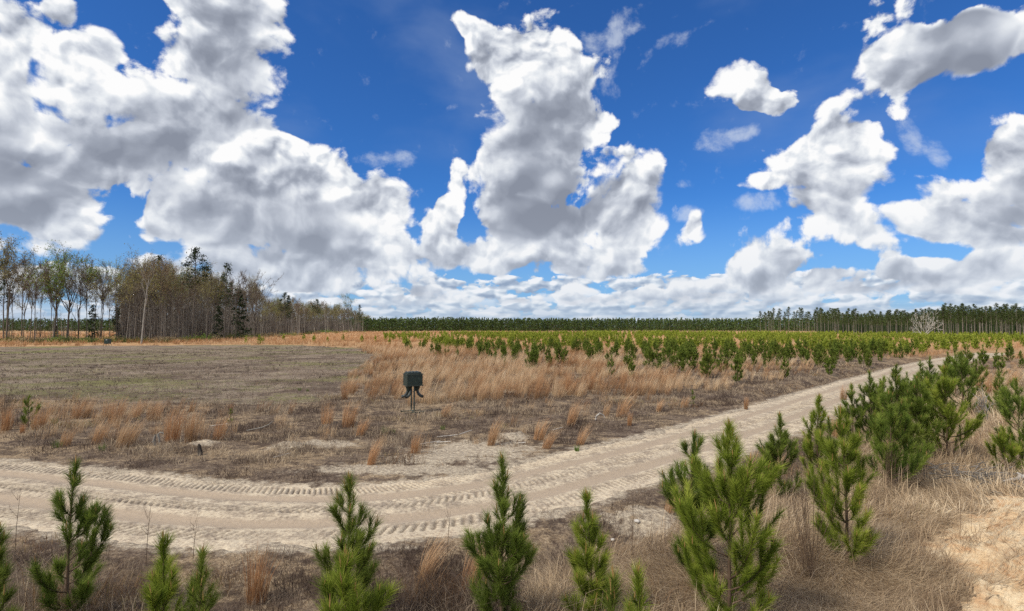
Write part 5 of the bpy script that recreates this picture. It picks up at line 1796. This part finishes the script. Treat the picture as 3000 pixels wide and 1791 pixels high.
# posts and floor frame: two skids joined by a bar
for sy in (-.23, .23):
    tube_obj('post', [([[0, sy, .03], [0, sy, B0 - .02]], [.036, .036])], M_POST, fd, 8)
for sy in (-.32, .32):
    sk = tube_obj('skid', [([[-.46, sy, .03], [.46, sy, .03]], [.026, .026])], M_POST, fd, 8)
    tube_obj('end_cap', [([[-.49, sy, .03], [-.44, sy, .03]], [.035, .035]), ([[.44, sy, .03], [.49, sy, .03]], [.035, .035])], M_BOX, sk, 8)
tube_obj('cross_bar', [([[0, -.32, .055], [0, .32, .055]], [.022, .022]), ([[0, -.23, B0 - .28], [0, .23, B0 - .40]], [.014, .014])], M_POST, fd, 8)

gx, gy = G(315, 1015)
f2 = link('game_feeder', None, (gx, gy, H1(gx, gy)), .1)
tag(f2, 'small dark box feeder on short legs at the back edge of the fallow plot', 'feeder')
bm = bmesh.new()
box_bm(bm, (0, 0, 1.0), (.95, .9, 1.0), .03)
bm_obj('hopper', bm, M_BOX, f2)
bm = bmesh.new()
box_bm(bm, (0, 0, 1.53), (1.02, .98, .06), .01)
bm_obj('lid', bm, M_LID, f2)
bm = bmesh.new()
box_bm(bm, (0, -.455, 1.36), (.32, .01, .12))
bm_obj('sticker', bm, M_TAG, f2)
for sx in (-1, 1):
    for sy in (-1, 1):
        tube_obj('leg', [([[sx * .42, sy * .38, .5], [sx * .62, sy * .5, -.03]], [.03, .03])], M_BOX, f2, 6)

# ------------------------------------------------------------------ the cloud overhead whose shadow lies on the near land
CLOUD_Z = 620.0
off = CLOUD_Z / math.tan(SUN_EL)
ccx, ccy = math.sin(SUN_AZ) * off, math.cos(SUN_AZ) * off
m, b, bs = material('cloud_vapour', 1.0, 0.0)
setc(b, bs, (0.9, 0.9, 0.9, 1))
trn = b.nt.nodes.new('ShaderNodeBsdfTransparent')
mx_ = b.nt.nodes.new('ShaderNodeMixShader')
mx_.inputs[0].default_value = 0.15
b.nt.links.new(trn.outputs[0], mx_.inputs[1])
b.nt.links.new(bs.outputs[0], mx_.inputs[2])
b.nt.links.new(mx_.outputs[0], [n for n in b.nt.nodes if n.type == 'OUTPUT_MATERIAL'][0].inputs[0])
th, ph = np.meshgrid(np.linspace(0, np.pi, 60), np.linspace(0, 2 * np.pi, 160, endpoint=False), indexing='ij')
ux, uy, uz = np.sin(th) * np.cos(ph), np.sin(th) * np.sin(ph), np.cos(th)
rr = 1 + .16 * fbm(ux * 4 + 9, uy * 4 + 3, 201, 4, .6) + .10 * fbm(uy * 6, uz * 6 + 2, 205, 3)
v = np.stack([ux * rr * 235, uy * rr * 122, np.where(uz > 0, uz * rr * 40, uz * rr * 12)], -1).reshape(-1, 3)
i = np.arange(59)[:, None] * 160 + np.arange(160)[None]
j = np.arange(59)[:, None] * 160 + (np.arange(160)[None] + 1) % 160
o = link('cloud', mesh_np('cloud', v, np.stack([i, i + 160, j + 160, j], -1).reshape(-1, 4), 4, m, smooth=True), (ccx + 20, ccy + 18, CLOUD_Z))
tag(o, kind='structure')
